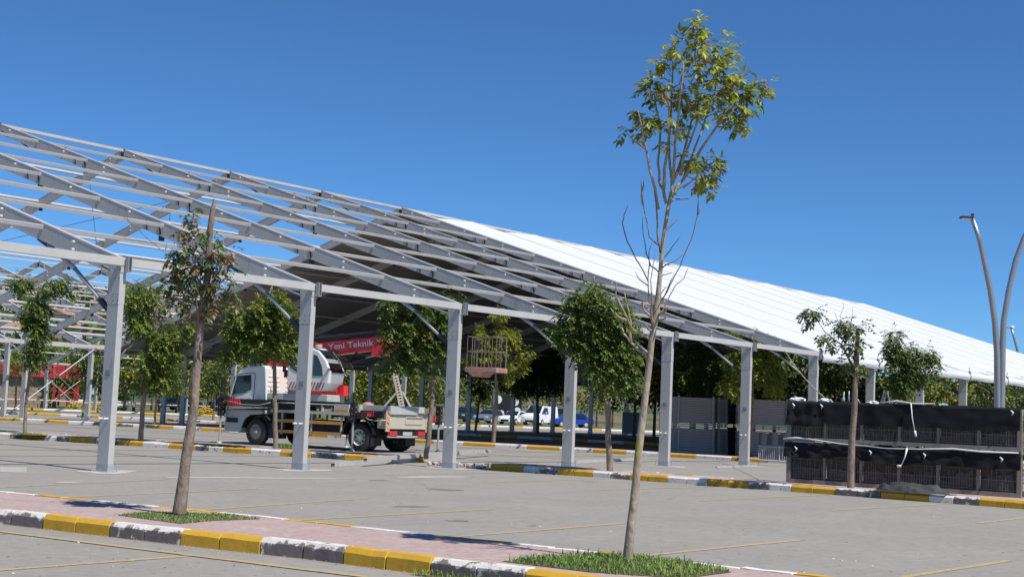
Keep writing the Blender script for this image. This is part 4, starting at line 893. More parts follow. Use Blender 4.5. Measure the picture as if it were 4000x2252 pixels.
# outriggers
stripe = []
for (x, s) in ((4.75-.0, 1), (4.75, -1)):
    pass
for s in (1, -1):
    yo = 1.75
    # front beam lies high beside the cab and carries a striped end
    xf = 3.55 if s > 0 else 3.6
    bm_ = tb('outrigger_beam', [((4.35, s*1.28, 1.36), (2.0, .16, .24))] if s > 0 else [((3.5, s*1.3, 1.36), (.2, .9, .2))], M['black'])
    if s > 0:
        b = MB()
        for k in range(6):
            x = 5.2-.1*k; b.prism([(x, 1.365, 1.25), (x+.065, 1.365, 1.25), (x+.115, 1.365, 1.47), (x+.05, 1.365, 1.47)], (0, .006, 0))
        b.build('red_stripe', M['red'], TR)
    def leg(x, y, name='outrigger_leg'):
        P = root(name, (x, y, 0), None, None); P.parent = TR
        b = MB(); b.box((0, 0, 1.2), (.17, .17, .62), bev=.01); b.build('jack_cylinder', M['black'], P)
        b = MB(); b.tube([(0, 0, .06), (0, 0, .95)], .035, 8); b.build('jack_rod', M['galv'], P)
        b = MB(); b.disc((0, 0, .03), (0, 0, 1), .11, 12, .06, r2=.06); b.build('foot', M['galv'], P)
        b = MB()
        for k in range(3): b.box((0, .088, 1.0+.16*k), (.03, .012, .03)); b.box((-.088, 0, 1.05+.16*k), (.012, .035, .03))
        b.build('hazard_mark', M['orange'], P)
    if s > 0: leg(5.55, 1.35); leg(.02, 1.5)
    else: leg(2.6, -1.65); leg(-.35, -2.75)
    if s > 0:
        tb('outrigger_beam', [((-.22, .95, 1.12), (.16, 1.2, .2))], M['black'])
        tb('outrigger_arm', [((-.45, 1.17, 1.17), (.85, .1, .22))], M['black'])
        b = MB()
        for k in range(6):
            x = -.12-.075*k; b.prism([(x, 1.225, 1.1), (x-.04, 1.225, 1.1), (x-.07, 1.225, 1.26), (x-.03, 1.225, 1.26)], (0, .006, 0))
        b.build('red_stripe', M['red'], TR)
        b = MB(); b.tube([(-.15, 1.25, 1.12), (-.4, 1.27, 1.0), (-.7, 1.27, .97), (-1.0, 1.2, 1.0)], .018, 6); b.tube([(5.4, 1.39, 1.42), (4.6, 1.4, 1.3), (3.9, 1.4, 1.3), (3.45, 1.38, 1.4)], .014, 6); b.build('hydraulic_hose', M['galv'], TR, True)
    else: tb('outrigger_beam', [((-.3, -1.9, 1.08), (.18, 1.7, .22)), ((2.6, -1.3, 1.1), (.16, .9, .18))], M['black'])
b = MB()
for k in range(5):
    y = -2.05-.09*k; b.prism([(-.395, y, 1.0), (-.395, y-.045, 1.0), (-.395, y-.085, 1.17), (-.395, y-.04, 1.17)], (-.006, 0, 0))
b.build('red_stripe', M['red'], TR)
# turret, operator cab, boom
extr('turret_base', [(1.45, 1.5), (3.9, 1.5), (3.9, 1.72), (1.45, 1.72)], .1, 1.02, M['grey_paint'], TR, .02)
tb('slew_ring', [((2.4, .3, 1.42), (1.5, 1.1, .2)), ((3.3, .3, 1.38), (.9, 1.1, .35))], M['black'], bev=.04)
extr('turret_mast', [(4.9, 2.72), (4.65, 3.25), (3.0, 3.45), (2.0, 2.6), (1.85, 1.72), (3.5, 1.72), (4.0, 2.15)], -.42, .02, M['red'], TR, .015, 1)
tb('mast_plate', [((3.9, .03, 2.45), (.26, .01, .2))], mat('pink_notice', (.55, .3, .33), .6))
tb('counterweight', [((1.42, .26, 1.86), (.26, .24, .34))], M['red'], bev=.02)
oc = root('operator_cab', (0, 0, 0), None, None); oc.parent = TR
ocp = [(3.05, 1.9), (3.05, 2.98), (2.85, 3.18), (2.2, 3.22), (1.85, 3.1), (1.55, 2.82), (1.35, 2.45), (1.42, 2.08), (1.7, 1.83), (3.0, 1.83)]
extr('cab_body', ocp, .28, 1.08, M['white_paint'], oc, .03)
b = MB(); b.prism([(x, 1.082, z) for x, z in [(2.95, 2.55), (2.95, 3.0), (2.5, 3.06), (2.5, 2.42), (2.7, 2.42)]], (0, .012, 0)); b.build('front_side_window', M['glass_dark'], oc)
b = MB(); b.prism([(x, 1.082, z) for x, z in [(2.02, 2.3), (2.02, 3.0), (1.86, 2.92), (1.68, 2.62), (1.62, 2.3)]], (0, .012, 0)); b.build('door_window', M['glass_dark'], oc)
b = MB(); b.prism([(x, y, z) for x, y, z in [(1.57, .36, 2.8), (1.57, 1.0, 2.8), (1.36, 1.0, 2.42), (1.36, .36, 2.42)]], (-.03, 0, 0)); b.prism([(1.9, .36, 3.12), (1.9, 1.0, 3.12), (1.6, 1.0, 2.86), (1.6, .36, 2.86)], (-.02, 0, .02)); b.build('windscreen', M['glass_dark'], oc)
b = MB()
b.bar((2.12, 1.088, 1.9), (2.12, 1.088, 3.1), .012, .05); b.build('door_gap', M['black'], oc)
b = MB(); b.box((2.3, 1.1, 2.32), (.2, .02, .07)); b.build('door_handle', M['grey_paint'], oc)
b = MB()
for k in range(14):
    x = 3.0-.12*k
    if x < 1.62: break
    b.prism([(x, 1.083, 1.86), (x-.055, 1.083, 1.86), (x-.16, 1.083, 2.1), (x-.105, 1.083, 2.1)], (0, .006, 0))
b.build('hazard_stripe', mat('dull_red_stripe', (.33, .1, .1), .6), oc)
b = MB(); b.tube([(2.1, 1.0, 3.18), (1.6, 1.02, 3.1), (1.1, 1.02, 2.8), (.95, 1.02, 2.6)], .012, 6); b.tube([(1.1, .4, 2.8), (1.1, 1.02, 2.8)], .012, 6); b.tube([(.95, .4, 2.6), (.95, 1.02, 2.6)], .012, 6); b.tube([(2.1, .4, 3.18), (1.6, .4, 3.1), (1.1, .4, 2.8), (.95, .4, 2.6)], .012, 6); b.build('raised_window_frame', M['black'], oc)
b = MB(); b.grid([[(1.6, .42, 3.09), (1.6, 1.0, 3.09)], [(1.12, .42, 2.81), (1.12, 1.0, 2.81)], [(.97, .42, 2.61), (.97, 1.0, 2.61)]]); b.build('raised_window', M['glass'], oc)
b = MB(); b.disc((2.0, .9, 3.27), (0, 0, 1), .12, 14, .1); b.build('roof_beacon', M['concrete'], oc)
b = MB(); b.box((3.25, 1.02, 2.6), (.12, .05, .4), bev=.02); b.box((3.2, 1.0, 2.35), (.12, .05, .25), bev=.02); b.build('mirror', M['black'], oc)
# boom
bo = root('boom', (0, 0, 0), None, None); bo.parent = TR
def bz(x): return 3.68-.0913*x    # top edge of the boom at truck x
bprof = [(4.6, bz(4.6)), (-.05, bz(-.05)), (-.05, bz(-.05)-.34), (.1, bz(.1)-.36), (.5, bz(.5)-.42), (4.2, bz(4.2)-.5)]
extr('boom_section', bprof, -.38, -.02, M['red'], bo, .012, 1)
extr('boom_bracket', [(.5, bz(.5)-.3), (0.0, bz(0)-.22), (-.2, bz(0)-.3), (-.05, bz(0)-.45), (.35, 3.0), (.55, 3.05)], -.46, .03, M['red'], bo, .008, 1)
extr('inner_boom_section', [(.0, bz(0)-.03), (-2.35, bz(-2.35)-.05), (-2.35, bz(-2.35)-.27), (0., bz(0)-.28)], -.33, -.07, M['red'], bo, .01, 1)
b = MB(); b.tube([(3.6, .06, bz(3.6)+.14), (-.05, .06, bz(0)+.12)], .035, 8); b.tube([(3.6, -.1, bz(3.6)+.2), (-.3, -.1, bz(0)+.2)], .03, 8); b.box((1.9, 0, bz(1.9)+.06), (3.4, .1, .05), M=Matrix.Rotation(.091, 3, 'Y')); b.build('hose_guide', M['black'], bo)
b = MB(); b.tube([(1.9, -.15, 2.72), (.9, -.15, 2.96)], .075, 12); b.build('lift_cylinder', M['black'], bo, True)
b = MB(); b.tube([(.9, -.15, 2.96), (.35, -.15, 3.09)], .035, 10); b.build('lift_rod', M['galv'], bo, True)
b = MB(); b.bar((1.5, -.1, 2.7), (1.2, -.1, 3.15), .05, .05); b.build('cylinder_link', M['black'], bo)
tc = bpy.data.curves.new('lettering', 'FONT'); tc.body = 'Yeni Teknik Y'; tc.size = .27; tc.extrude = .003; tc.offset = .004; tc.space_character = 1.06; tc.materials.append(M['white_plastic'])
tmp = bpy.data.objects.new('tmp', tc); me = bpy.data.meshes.new_from_object(tmp); me.name = 'lettering'; bpy.data.objects.remove(tmp)
to = bpy.data.objects.new('lettering', me); col.objects.link(to); to.parent = bo
ang = .0913
# letters run rearwards (-x) and stand upright on the left face of the boom
xa = Vector((-1, 0, ang)).normalized(); za = Vector((0, 1, 0)); ya = za.cross(xa)
to['kind'] = 'stuff'
to.matrix_local = Matrix(((xa.x*1.3, ya.x, za.x, 2.3), (xa.y*1.3, ya.y, za.y, -.014), (xa.z*1.3, ya.z, za.z, bz(2.3)-.27), (0, 0, 0, 1)))
# lift basket at the boom end
bk = root('lift_basket', (0, 0, 0), None, None); bk.parent = TR
zb = 2.72; xs0, xs1 = -4.2, -3.15; ys0, ys1 = -.5, .1
b = MB()
for z in (zb+.95, zb+.5):
    b.tube([(xs0, ys0, z), (xs1, ys0, z), (xs1, ys1, z), (xs0, ys1, z), (xs0, ys0, z)], .014, 6)
for k in range(5):
    x = xs0+(xs1-xs0)*k/4
    for y in (ys0, ys1): b.tube([(x, y, zb), (x, y, zb+.95)], .011, 6)
for y in (-.47, -.18):
    for x in (xs0, xs1): b.tube([(x, y, zb), (x, y, zb+.95)], .015, 6)
b.build('basket_rail', M['basket'], bk)
b = MB(); b.box(((xs0+xs1)/2, (ys0+ys1)/2, zb-.06), (xs1-xs0+.08, ys1-ys0+.08, .15), bev=.02); b.prism([(xs0+.35, ys0+.1, zb-.13), (xs1-.1, ys0+.1, zb-.13), (xs1-.3, ys0+.1, zb-.28), (xs0+.5, ys0+.1, zb-.28)], (0, .6, 0)); b.build('basket_floor', mat('faded_red_paint', (.3, .11, .09), .7, c2=(.45, .3, .25), scale=5, amount=.5), bk)
b = MB(); b.box((xs1+.02, -.5, zb+.75), (.12, .14, .24), bev=.02); b.build('control_box', M['black'], bk)

# coil of cable beside the front outrigger
b = MB(); q = Vector(G(870, 1745, .15)); rng = random.Random(2)
for k in range(4):
    P = [(q.x+.35*math.cos(a*.6+k)+rng.uniform(-.05, .05), q.y+(.5+.1*k)*math.sin(a*.6+k), .16+.05*abs(math.sin(a+k))) for a in range(12)]; b.tube(P, .012, 5)
tag(b.build('cable_coil', M['black'], smooth=True), 'tangled black cable lying on the kerb beside the truck front', 'cable', kind='stuff')

# ------------------------------------------------------------------ black draped racks
ra = Vector((11.83, -7.93, 0)); rb2 = Vector((12.01, -12.83, 0)); rdv = (rb2-ra).normalized(); RL = 4.9
def make_rack(z0, h, label, drape_lo, seed, top_white):
    rng = random.Random(seed)
    T = root('storage_rack', (ra.x, ra.y, z0), label, 'rack', 'stacked storage racks', rz=math.atan2(rdv.y, rdv.x))
    # local x along the rack (0..4.9), local -y... towards the camera is -y side (x cross z)
    D = 1.1
    for k in range(7):
        x = RL*k/6
        for y in (-.0, D):
            w = .09 if k in (0, 6) else .055
            b = MB(); b.box((x, y, h/2-(.06 if z0 > .5 else 0)), (w, w, h+(.12 if z0 > .5 else 0))); b.build('post', M['rack_steel'], T)
    for z, t in ((.04, .08), (h-.02, .05)):
        for y in (-.0, D):
            b = MB(); b.box((RL/2, y-.03 if y == 0 else y, z), (RL+.06, .05, t)); b.build('rail', M['rack_steel'], T)
    for x in (0, RL):
        for z in (.04, h-.02): b = MB(); b.box((x, D/2, z), (.05, D, .06)); b.build('end_rail', M['rack_steel'], T)
    # dark net lining behind the wires
    for k in range(6):
        x0 = RL*k/6+.03; x1 = RL*(k+1)/6-.03; A = []
        for i in range(9):
            A.append([(x0+(x1-x0)*i/8, .035+.015*math.sin(i*1.7+j+k), .05+(h-.1)*j/6) for j in range(7)])
        b = MB(); b.grid(A); b.build('net_lining', M['net'], T, True)
        # exposed sheeting showing low in the bay
        if rng.random() < .9:
            A = []; top = rng.uniform(.25, .5)*h; sh = rng.uniform(-.3, .3)
            for i in range(10):
                t = i/9; tz = top*max(.12, 1+sh*(t-.5)*3+.5*noise.noise(Vector((t*2.6+k*3.7, seed*2.3, z0))))
                A.append([(x0+.02+(x1-x0-.12)*t, .012+.01*math.sin(i*2.3+j*1.3), .07+tz*j/5) for j in range(6)])
            b = MB(); b.grid(A); b.build('sheeting', M['plastic_grey'], T, True)
        # welded mesh
        b = MB()
        for j in range(14):
            x = x0+(x1-x0)*(j+rng.uniform(.35, .65))/14; b.bar((x, -.012, .07), (x+rng.uniform(-.01, .01), -.012, h*rng.uniform(.25, .72)), .006, .006, up=(0, 1, 0))
        for z in (.12, .3, .5): b.bar((x0, -.02, z*h/.8), (x1, -.02, z*h/.8), .008, .008)
        b.build('wire_mesh', M['mesh_wire'], T)
    # cloth over the front top
    def drape(x0, x1, lo0, lo1, y, m, nm, wav, n=40):
        A = []
        for i in range(n+1):
            t = i/n; x = x0+(x1-x0)*t; lo = lo0+(lo1-lo0)*t+.05*noise.noise(Vector((x*1.7, seed*3.1, z0)))*(1. if z0 < .5 else .35)+.03*noise.noise(Vector((x*6, seed*3.1, z0)))*(1. if z0 < .5 else .2); col_ = []
            for j in range(9):
                s = j/8; z = h+.03-(h+.03-lo)*s; yy = y-.01-.055*s*wav*(.5+.5*math.sin(x*9+s*1.5+3*noise.noise(Vector((x*1.3, s, seed)))))-.03*noise.noise(Vector((x*5, s*3, seed*1.7)))*wav
                col_.append((x, yy, z))
            col_.insert(0, (x, y+.5, h+.05+.01*math.sin(t*20))); col_.insert(0, (x, D, h+.03)); A.append(col_)
        b = MB(); b.grid(A); o = b.build(nm, m, T, True); return o
    if z0 > .5:
        drape(-.04, .8, .33, .31, -.07, M['cloth'], 'cloth', 1.4, 24); drape(.8, RL+.02, drape_lo, drape_lo+.02, -.055, M['cloth'], 'cloth', .5, 60)
    else:
        drape(-.08, 3.0, drape_lo, drape_lo-.03, -.07, M['cloth'], 'cloth', 1.3, 50); drape(2.9, RL+.04, drape_lo-.02, drape_lo-.06, -.08, M['cloth'], 'cloth', .8, 36)
    # white edge tube lying along the top
    b = MB()
    if z0 > .5: b.tube([(2.0, -.04, h+.05), (2.4, -.06, h+.1), (2.75, -.08, h+.06), (3.2, -.06, h+.07)], [.006, .02, .014, .006], 6)
    else: b.tube([(-.1, -.1, h+.1), (.2, -.11, h+.13), (.5, -.11, h+.12), (1.2, -.12, h+.05), (1.7, -.12, h+.035), (2.2, -.1, h+.0), (2.9, -.12, h+.02), (3.6, -.11, h+.06), (4.2, -.11, h+.03), (4.9, -.1, h+.04)], [.02, .022, .016, .012, .008, .006, .012, .018, .02, .012], 6)
    b.build('rope', M['strap'], T, True)
    b = MB()
    if z0 > .5: b.tube([(2.72, -.11, h+.06), (2.76, -.13, h-.25), (2.82, -.14, h-.5)], [.013, .01, .01], 6); b.tube([(2.82, -.14, h-.5), (2.85, -.14, h-.62)], [.024, .02], 7)
    else: b.tube([(2.66, -.12, h+.03), (2.63, -.16, h-.15), (2.55, -.17, h-.36)], [.024, .013, .01], 6); b.tube([(2.56, -.17, h-.34), (2.47, -.17, h-.35)], [.02, .024], 7)
    b.build('hanging_strap', M['strap'], T, True)
    # white knots
    for x in ((.1, .62*1.2, 4.75) if z0 > .5 else (.18, 1.85, 3.0, 4.55)):
        b = MB(); z = h-.02 if z0 > .5 else h-.06
        b.tube([(x, -.13, z), (x+.05, -.14, z-.04), (x+.02, -.13, z-.1)], [.012, .02, .006], 6); b.build('knot', M['white_plastic'], T, True)
    return T
R1 = make_rack(.15, .83, 'lower rack draped with crumpled black cloth, wire mesh bays, standing on the pavement', .56, 3, True)
R2 = make_rack(1.05, .82, 'upper rack with deep black cloth skirt, stacked on the other one', .38, 4, True)
# stack of folded sheets in the racks' right end
b = MB()
for k in range(18):
    z = .25+.09*k
    if 1.0 < z < 1.1: continue
    P = [(12.03+.3*j/4, -12.93-.03*math.sin(j*2+k), z+.02*math.sin(j+k)) for j in range(8)]; b.tube(P, .045, 6)
tag(b.build('folded_sheets', M['white_plastic'], smooth=True), 'wavy pile of folded pale sheets at the right end of the racks', 'sheets', kind='stuff')
# pale tubes and bundles lying on the racks
rng = random.Random(6)
def on_rack(x, y, z): return ra + rdv*x + Vector((-rdv.y, rdv.x, 0))*y + Vector((0, 0, z))
for i, (x0, x1, z, w) in enumerate([(.0, .55, 1.01, .03), (1.1, 1.8, 1.02, .03), (2.3, 2.5, 1.02, .03), (3.0, 3.4, 1.0, .035), (3.45, 4.1, 1.0, .03), (4.55, 4.85, 1.0, .03), (.75, 1.1, 1.03, .025)]):
    b = MB(); b.bar(on_rack(x0, .02, z+.03), on_rack(x1, .05, z+.02), w*2, w*1.6); o = b.build('pale_tube', M['white_plastic'])
    tag(o, ['long', 'white', 'short', 'second white', 'longest white', 'last', 'smallest'][i]+' pale plastic tube wedged between the stacked racks, '+['leftmost', 'second from the left, behind the trunk', 'near the middle strap', 'fourth from the left', 'fifth from the left', 'at the right end', 'just left of the second one'][i], 'tube', 'pale tubes between the racks')
def lump(name, c, r, m, label, cat, seed, sq=(1, 1, .6), group=None):
    rng = random.Random(seed); bm = bmesh.new(); bmesh.ops.create_icosphere(bm, subdivisions=3, radius=1)
    from mathutils import noise
    for v in bm.verts:
        k = 1+.55*noise.noise(v.co*1.9+Vector((seed, 0, 0)))+.25*noise.noise(v.co*5+Vector((0, seed, 0))); v.co = Vector((v.co.x*r*k*sq[0], v.co.y*r*k*sq[1], v.co.z*r*k*sq[2]))
    me = bpy.data.meshes.new(name); bm.to_mesh(me); bm.free(); me.materials.append(m); o = bpy.data.objects.new(name, me); col.objects.link(o); o.location = c
    return tag(o, label, cat, group)
lump('plastic_bundle', on_rack(.1, .15, 1.93), .16, M['white_plastic'], 'crumpled white plastic bundle at the left end on top of the racks', 'plastic sheet', 3, (.6, 1.1, .35))
lump('plastic_bundle', on_rack(.72, .2, 1.93), .13, M['white_plastic'], 'small white plastic bundle on the racks where the rope ends', 'plastic sheet', 5, (.7, 1.1, .4))
lump('plastic_bundle', on_rack(1.75, .3, 1.92), .09, M['strap'], 'low pale scrap of plastic lying behind the nearly leafless trunk', 'plastic sheet', 8, (.7, 1.3, .5))
for i, (x, z1, dx, lab) in enumerate([(1.12, .24, .02, 'grey bottle shaped fitting standing on the upper rack'), (1.25, .26, .0, 'thin upright metal rod on the upper rack'), (1.5, .2, -.14, 'slanting metal clamp on the upper rack')]):
    b = MB(); p0 = on_rack(x, .2, 1.9); p1 = on_rack(x+dx, .2, 1.9+z1); b.tube([p0, p0.lerp(p1, .4), p0.lerp(p1, .55), p1], [.035, .04, .015, .012] if i == 0 else [.02, .016, .014, .014], 8); tag(b.build('metal_fitting', M['galv'], smooth=True), lab, 'fitting')
lump('plastic_bundle', on_rack(3.35, .0, 1.92), .07, mat('pale_green_plastic', (.35, .55, .45), .5), 'small pale green rag on the upper rack', 'rag', 12, (1, 1.4, .4))

# crumpled tarpaulin on the pavement
bm = bmesh.new(); from mathutils import noise
NX, NY = 60, 36; V = {}
c0_ = Vector(((10.95), -11.05, .145))
for i in range(NX+1):
    for j in range(NY+1):
        u = i/NX*2-1; v = j/NY*2-1; edge = max(0, 1-max(abs(u), abs(v))**4)
        rad = math.sqrt(u*u+v*v); x = v*.36*(1+.25*noise.noise(Vector((u*2, v*2, 3)))); y = -u*.8*(1+.2*noise.noise(Vector((u*2, 0, 7))))
        ridge = abs(noise.noise(Vector((u*2.3, v*2.3, 1.5))))
        ridge2 = abs(noise.noise(Vector((u*5, v*5, 4.5))))
        wr = 1.6*noise.noise(Vector((u*1.3, v*1.3, 8.2))); z = (.15+.045*math.sin(6*(u*.8+v*.9)+5*wr)+.03*math.sin(13*(v-u*.4)+6*wr)+.03*(1-min(1, ridge*4)))*max(0, 1-rad**3)*edge**.35*(1+.9*noise.noise(Vector((u*1.6, v, 2.2)))); z = .2*math.tanh(max(0, z)*1.5/.2)*(.8+.35*math.sin(9*(v+u*.5)+4*wr)*.5+.2*ridge2); V[i, j] = bm.verts.new((x+.04*ridge2, y, max(.004, z)))
for i in range(NX):
    for j in range(NY): bm.faces.new((V[i, j], V[i+1, j], V[i+1, j+1], V[i, j+1]))
me = bpy.data.meshes.new('tarpaulin'); bmesh.ops.recalc_face_normals(bm, faces=bm.faces); bm.to_mesh(me); bm.free(); me.materials.append(M['tarp']); o = bpy.data.objects.new('tarpaulin', me); col.objects.link(o); o.location = c0_
me.polygons.foreach_set('use_smooth', [True]*len(me.polygons)); tag(o, 'crumpled charcoal tarpaulin on the pavement in front of the racks', 'tarpaulin')

# ------------------------------------------------------------------ street lamp with two curved arms
D = 34.
lb = Vector(at(3905, 1590, D)); base = Vector((lb.x, lb.y, 0)); LP = root('street_lamp', tuple(base), 'tall street lamp with two grey curved arms spreading like a V', 'street lamp')
def lpath(pts): return [Vector(at(x, y, D))-base for x, y in pts]
left = [Vector((-.02, .02, 0))+Vector(_r)*-.05] + lpath([(3897, 1590), (3896, 1480), (3895, 1376), (3886, 1255), (3869, 1135), (3849, 1038), (3828, 941), (3799, 853)])
right = [Vector(_r)*.07] + lpath([(3912, 1590), (3914, 1480), (3916, 1376), (3920, 1255), (3940, 1135), (3968, 1014), (4000, 930), (4040, 850), (4085, 790)])
b = MB(); b.tube(left, [.085, .08, .078, .075, .07, .068, .064, .06, .05], 14); b.build('curved_arm', M['lamp_pole'], LP, True)
b = MB(); b.tube(right, [.085, .08, .078, .075, .07, .068, .064, .06, .055, .05], 14); b.build('curved_arm', M['lamp_pole'], LP, True)
b = MB(); b.disc((0, 0, .02), (0, 0, 1), .25, 16, .04); b.build('base_flange', M['galv'], LP)
for e, sg in ((left[-1], -1), (right[-1], 1)):
    dr = (Vector(_r)*sg); dr.z = 0; dr.normalize()
    P = root('lamp_head', tuple(e), None, None); P.parent = LP
    b = MB(); mm = Matrix((dr, Vector((-dr.y, dr.x, 0)), Vector((0, 0, 1)))).transposed(); b.box(tuple(dr*.14+Vector((0, 0, .02))), (.3, .2, .05), M=mm, bev=.015); b.tube([(0, 0, -.05), (0, 0, .12)], .035, 8); b.build('housing', M['dark_steel'], P)
    b = MB(); b.box(tuple(dr*.15+Vector((0, 0, -.012))), (.22, .15, .012), M=mm); b.build('lens', M['white_plastic'], P)
p = at(3950, 1278, 150); LP2 = root('street_lamp', (p[0], p[1], 0), 'small distant lamp with leaning grey post behind the end of the white roof', 'street lamp')
b = MB(); q = Vector(at(3976, 1372, 150))-Vector((p[0], p[1], 0)); tip = Vector((0, 0, p[2])); b.tube([(q.x*1.6, q.y*1.6, 0), (q.x*1.3, q.y*1.3, q.z*.7), tuple(q), tuple(q.lerp(tip, .5)), tuple(tip)], [.16, .15, .14, .13, .12], 8); b.build('pole', M['lamp_pole'], LP2, True)
b = MB(); b.box((-.15, .2, p[2]+.05), (.9, .9, .2), bev=.04); b.build('lamp_head', M['white_plastic'], LP2)

# ------------------------------------------------------------------ rope, ladder, barrier, stacked panels
b = MB(); a = Vector(at(3062, 1362, 49)); c = on_rack(.75, .2, 1.95); K = 24; P = [a.lerp(c, t/K)+Vector((0, 0, -.12*math.sin(math.pi*t/K))) for t in range(K+1)]
b.tube(P, [.010 if i % 2 else .016 for i in range(K+1)], 6); tag(b.build('rope', M['rope'], smooth=True), 'pale twisted rope slung from the tent eave down to the racks', 'rope')
lp = at(3462, 1680, 50); LD = root('step_ladder', (lp[0], lp[1], 0), 'open aluminium step ladder standing under the white roof behind the racks', 'ladder')
rv = Vector(_r); rv.z = 0; rv.normalize(); fv = Vector((-rv.y, rv.x, 0)); H = at(3462, 1522, 50)[2]
for nm, s in (('front_frame', -1), ('rear_frame', 1)):
    b = MB()
    for w in (-.2, .2): b.bar(rv*s*.65+fv*w*1.3, rv*s*.05+fv*w*.8+Vector((0, 0, H)), .05, .05)
    for k in range(9):
        t = (k+1)/10; m0 = rv*s*(.65-.6*t)+Vector((0, 0, H*t)); b.bar(m0-fv*.22, m0+fv*.22, .04, .03)
    b.build(nm, M['alu2'], LD)
# stacked wall panels on frames (third island)
def panel_stack(px0, px1, ytop, ybot, d, label, n=15, group='stacks of grey wall panels'):
    p0 = Vector(at(px0, ybot, d)); p1 = Vector(at(px1, ybot+ (px1-px0)*.04, d)); p0z = p0.z; h = (ybot-ytop)/FOC*d
    T = root('panel_stack', (p0.x, p0.y, p0z), label, 'panel stack', group); dv = (p1-p0); dv.z = 0; L = dv.length; dv.normalize(); T.rotation_euler = (0, 0, math.atan2(dv.y, dv.x)); r_ = random.Random(int(px0))
    cb_ = MB(); cb_.box((L/2, .47, h/2), (L-.1, .82, h-.02)); cb_.build('gap_shade_core', M['net'], T)  # added dark core: blocks light through the gaps and darkens the lines between panels
    me = MB(); me.box((0, 0, 0), (L-.04, .9, h/n*.8), bev=.006); pm = me.mesh('panel', M['panel'])
    for k in range(n): inst('panel', pm, T, (L/2+r_.uniform(-.02, .02), .45+r_.uniform(-.015, .015), h/n*(k+.5)))
    for x in (.25*L if L > 1.5 else .1, L*.95):
        b = MB(); b.box((x, -.04, h/2), (.07, .06, h+.12)); b.build('upright', M['galv'], T)
    b = MB()
    for z in (-.1, -.02): b.box((L/2, -.02, z-.02), (L, .06, .04))
    b.build('frame_rail', M['galv'], T)
    for x in (.2, .5, .8): b = MB(); b.box((x*L, -.02, -.09), (.06, .06, .16)); b.build('frame_foot', M['galv'], T)
    return T
panel_stack(2600, 2792, 1547, 1648, 58, 'upper stack of grey wall panels left of the sixth post')
panel_stack(2600, 2792, 1668, 1760, 57.8, 'lower stack of dark grey panels standing on the ground left of the sixth post')
panel_stack(2796, 2842, 1556, 1652, 58.5, 'narrow upper stack of panels with the black net beside it', 14)
panel_stack(2796, 2842, 1672, 1766, 58.3, 'narrow lower stack of panels with the black net beside it', 14)
panel_stack(2880, 3082, 1556, 1656, 57, 'upper stack of brownish panels between the sixth post and the racks')
panel_stack(2880, 3082, 1680, 1782, 56.8, 'lower dark stack of panels partly hidden by the metal barrier', 10)
for (y0, y1, lab) in ((1556, 1655, 'black net hanging between the upper panel stacks'), (1668, 1775, 'black net hanging between the lower panel stacks')):
    A = []
    for i in range(9):
        t = i/8; pa = Vector(at(2843+35*t, y0, 57.6+.1*math.sin(i*2))); pb = Vector(at(2843+35*t, y1, 57.6+.12*math.sin(i*2+1))); A.append([pa.lerp(pb, j/5) for j in range(6)])
    b = MB(); b.grid(A); tag(b.build('black_net', M['cloth'], smooth=True), lab, 'net')
# crowd barrier with grey cloth
p0 = G(2963, 1815); BR = root('metal_barrier', (p0[0], p0[1], 0), 'light grey crowd barrier with a dark cloth over its top, left of the racks', 'barrier'); p1 = G(3110, 1824)
dv = Vector(p1-p0); L = dv.length; BR.rotation_euler = (0, 0, math.atan2(dv.y, dv.x)); Hb = 1.06
b = MB(); b.tube([(0, 0, .0), (0, 0, Hb), (L, 0, Hb), (L, 0, 0)], .025, 8); b.tube([(0, 0, .17), (L, 0, .17)], .03, 8); b.tube([(L*.55, 0, .17), (L*.55, 0, Hb)], .02, 6); b.tube([(0, 0, .62), (L, 0, .62)], .012, 6); b.build('frame', M['alu2'], BR)
for k in range(18):
    if k == 10: continue
    b = MB(); b.tube([(L*(k+.7)/18.5, 0, .18), (L*(k+.7)/18.5, 0, .64)], .008, 5); b.build('bar', M['alu2'], BR)
A = [[(L*i/16, -.035-.02*math.sin(i*1.3), Hb+.02-.4*j/5) for j in range(6)] for i in range(17)]; b = MB(); b.grid(A); b.build('cloth', mat('slate_cloth', (.07, .08, .1), .8), BR, True)
b = MB(); A = [[(L*i/12, .03, .2+.42*j/3) for j in range(4)] for i in range(13)]; b.grid(A); b.build('backing_sheet', mat('grey_sheet', (.13, .15, .18), .7, c2=(.22, .25, .29), scale=4, amount=.5), BR)

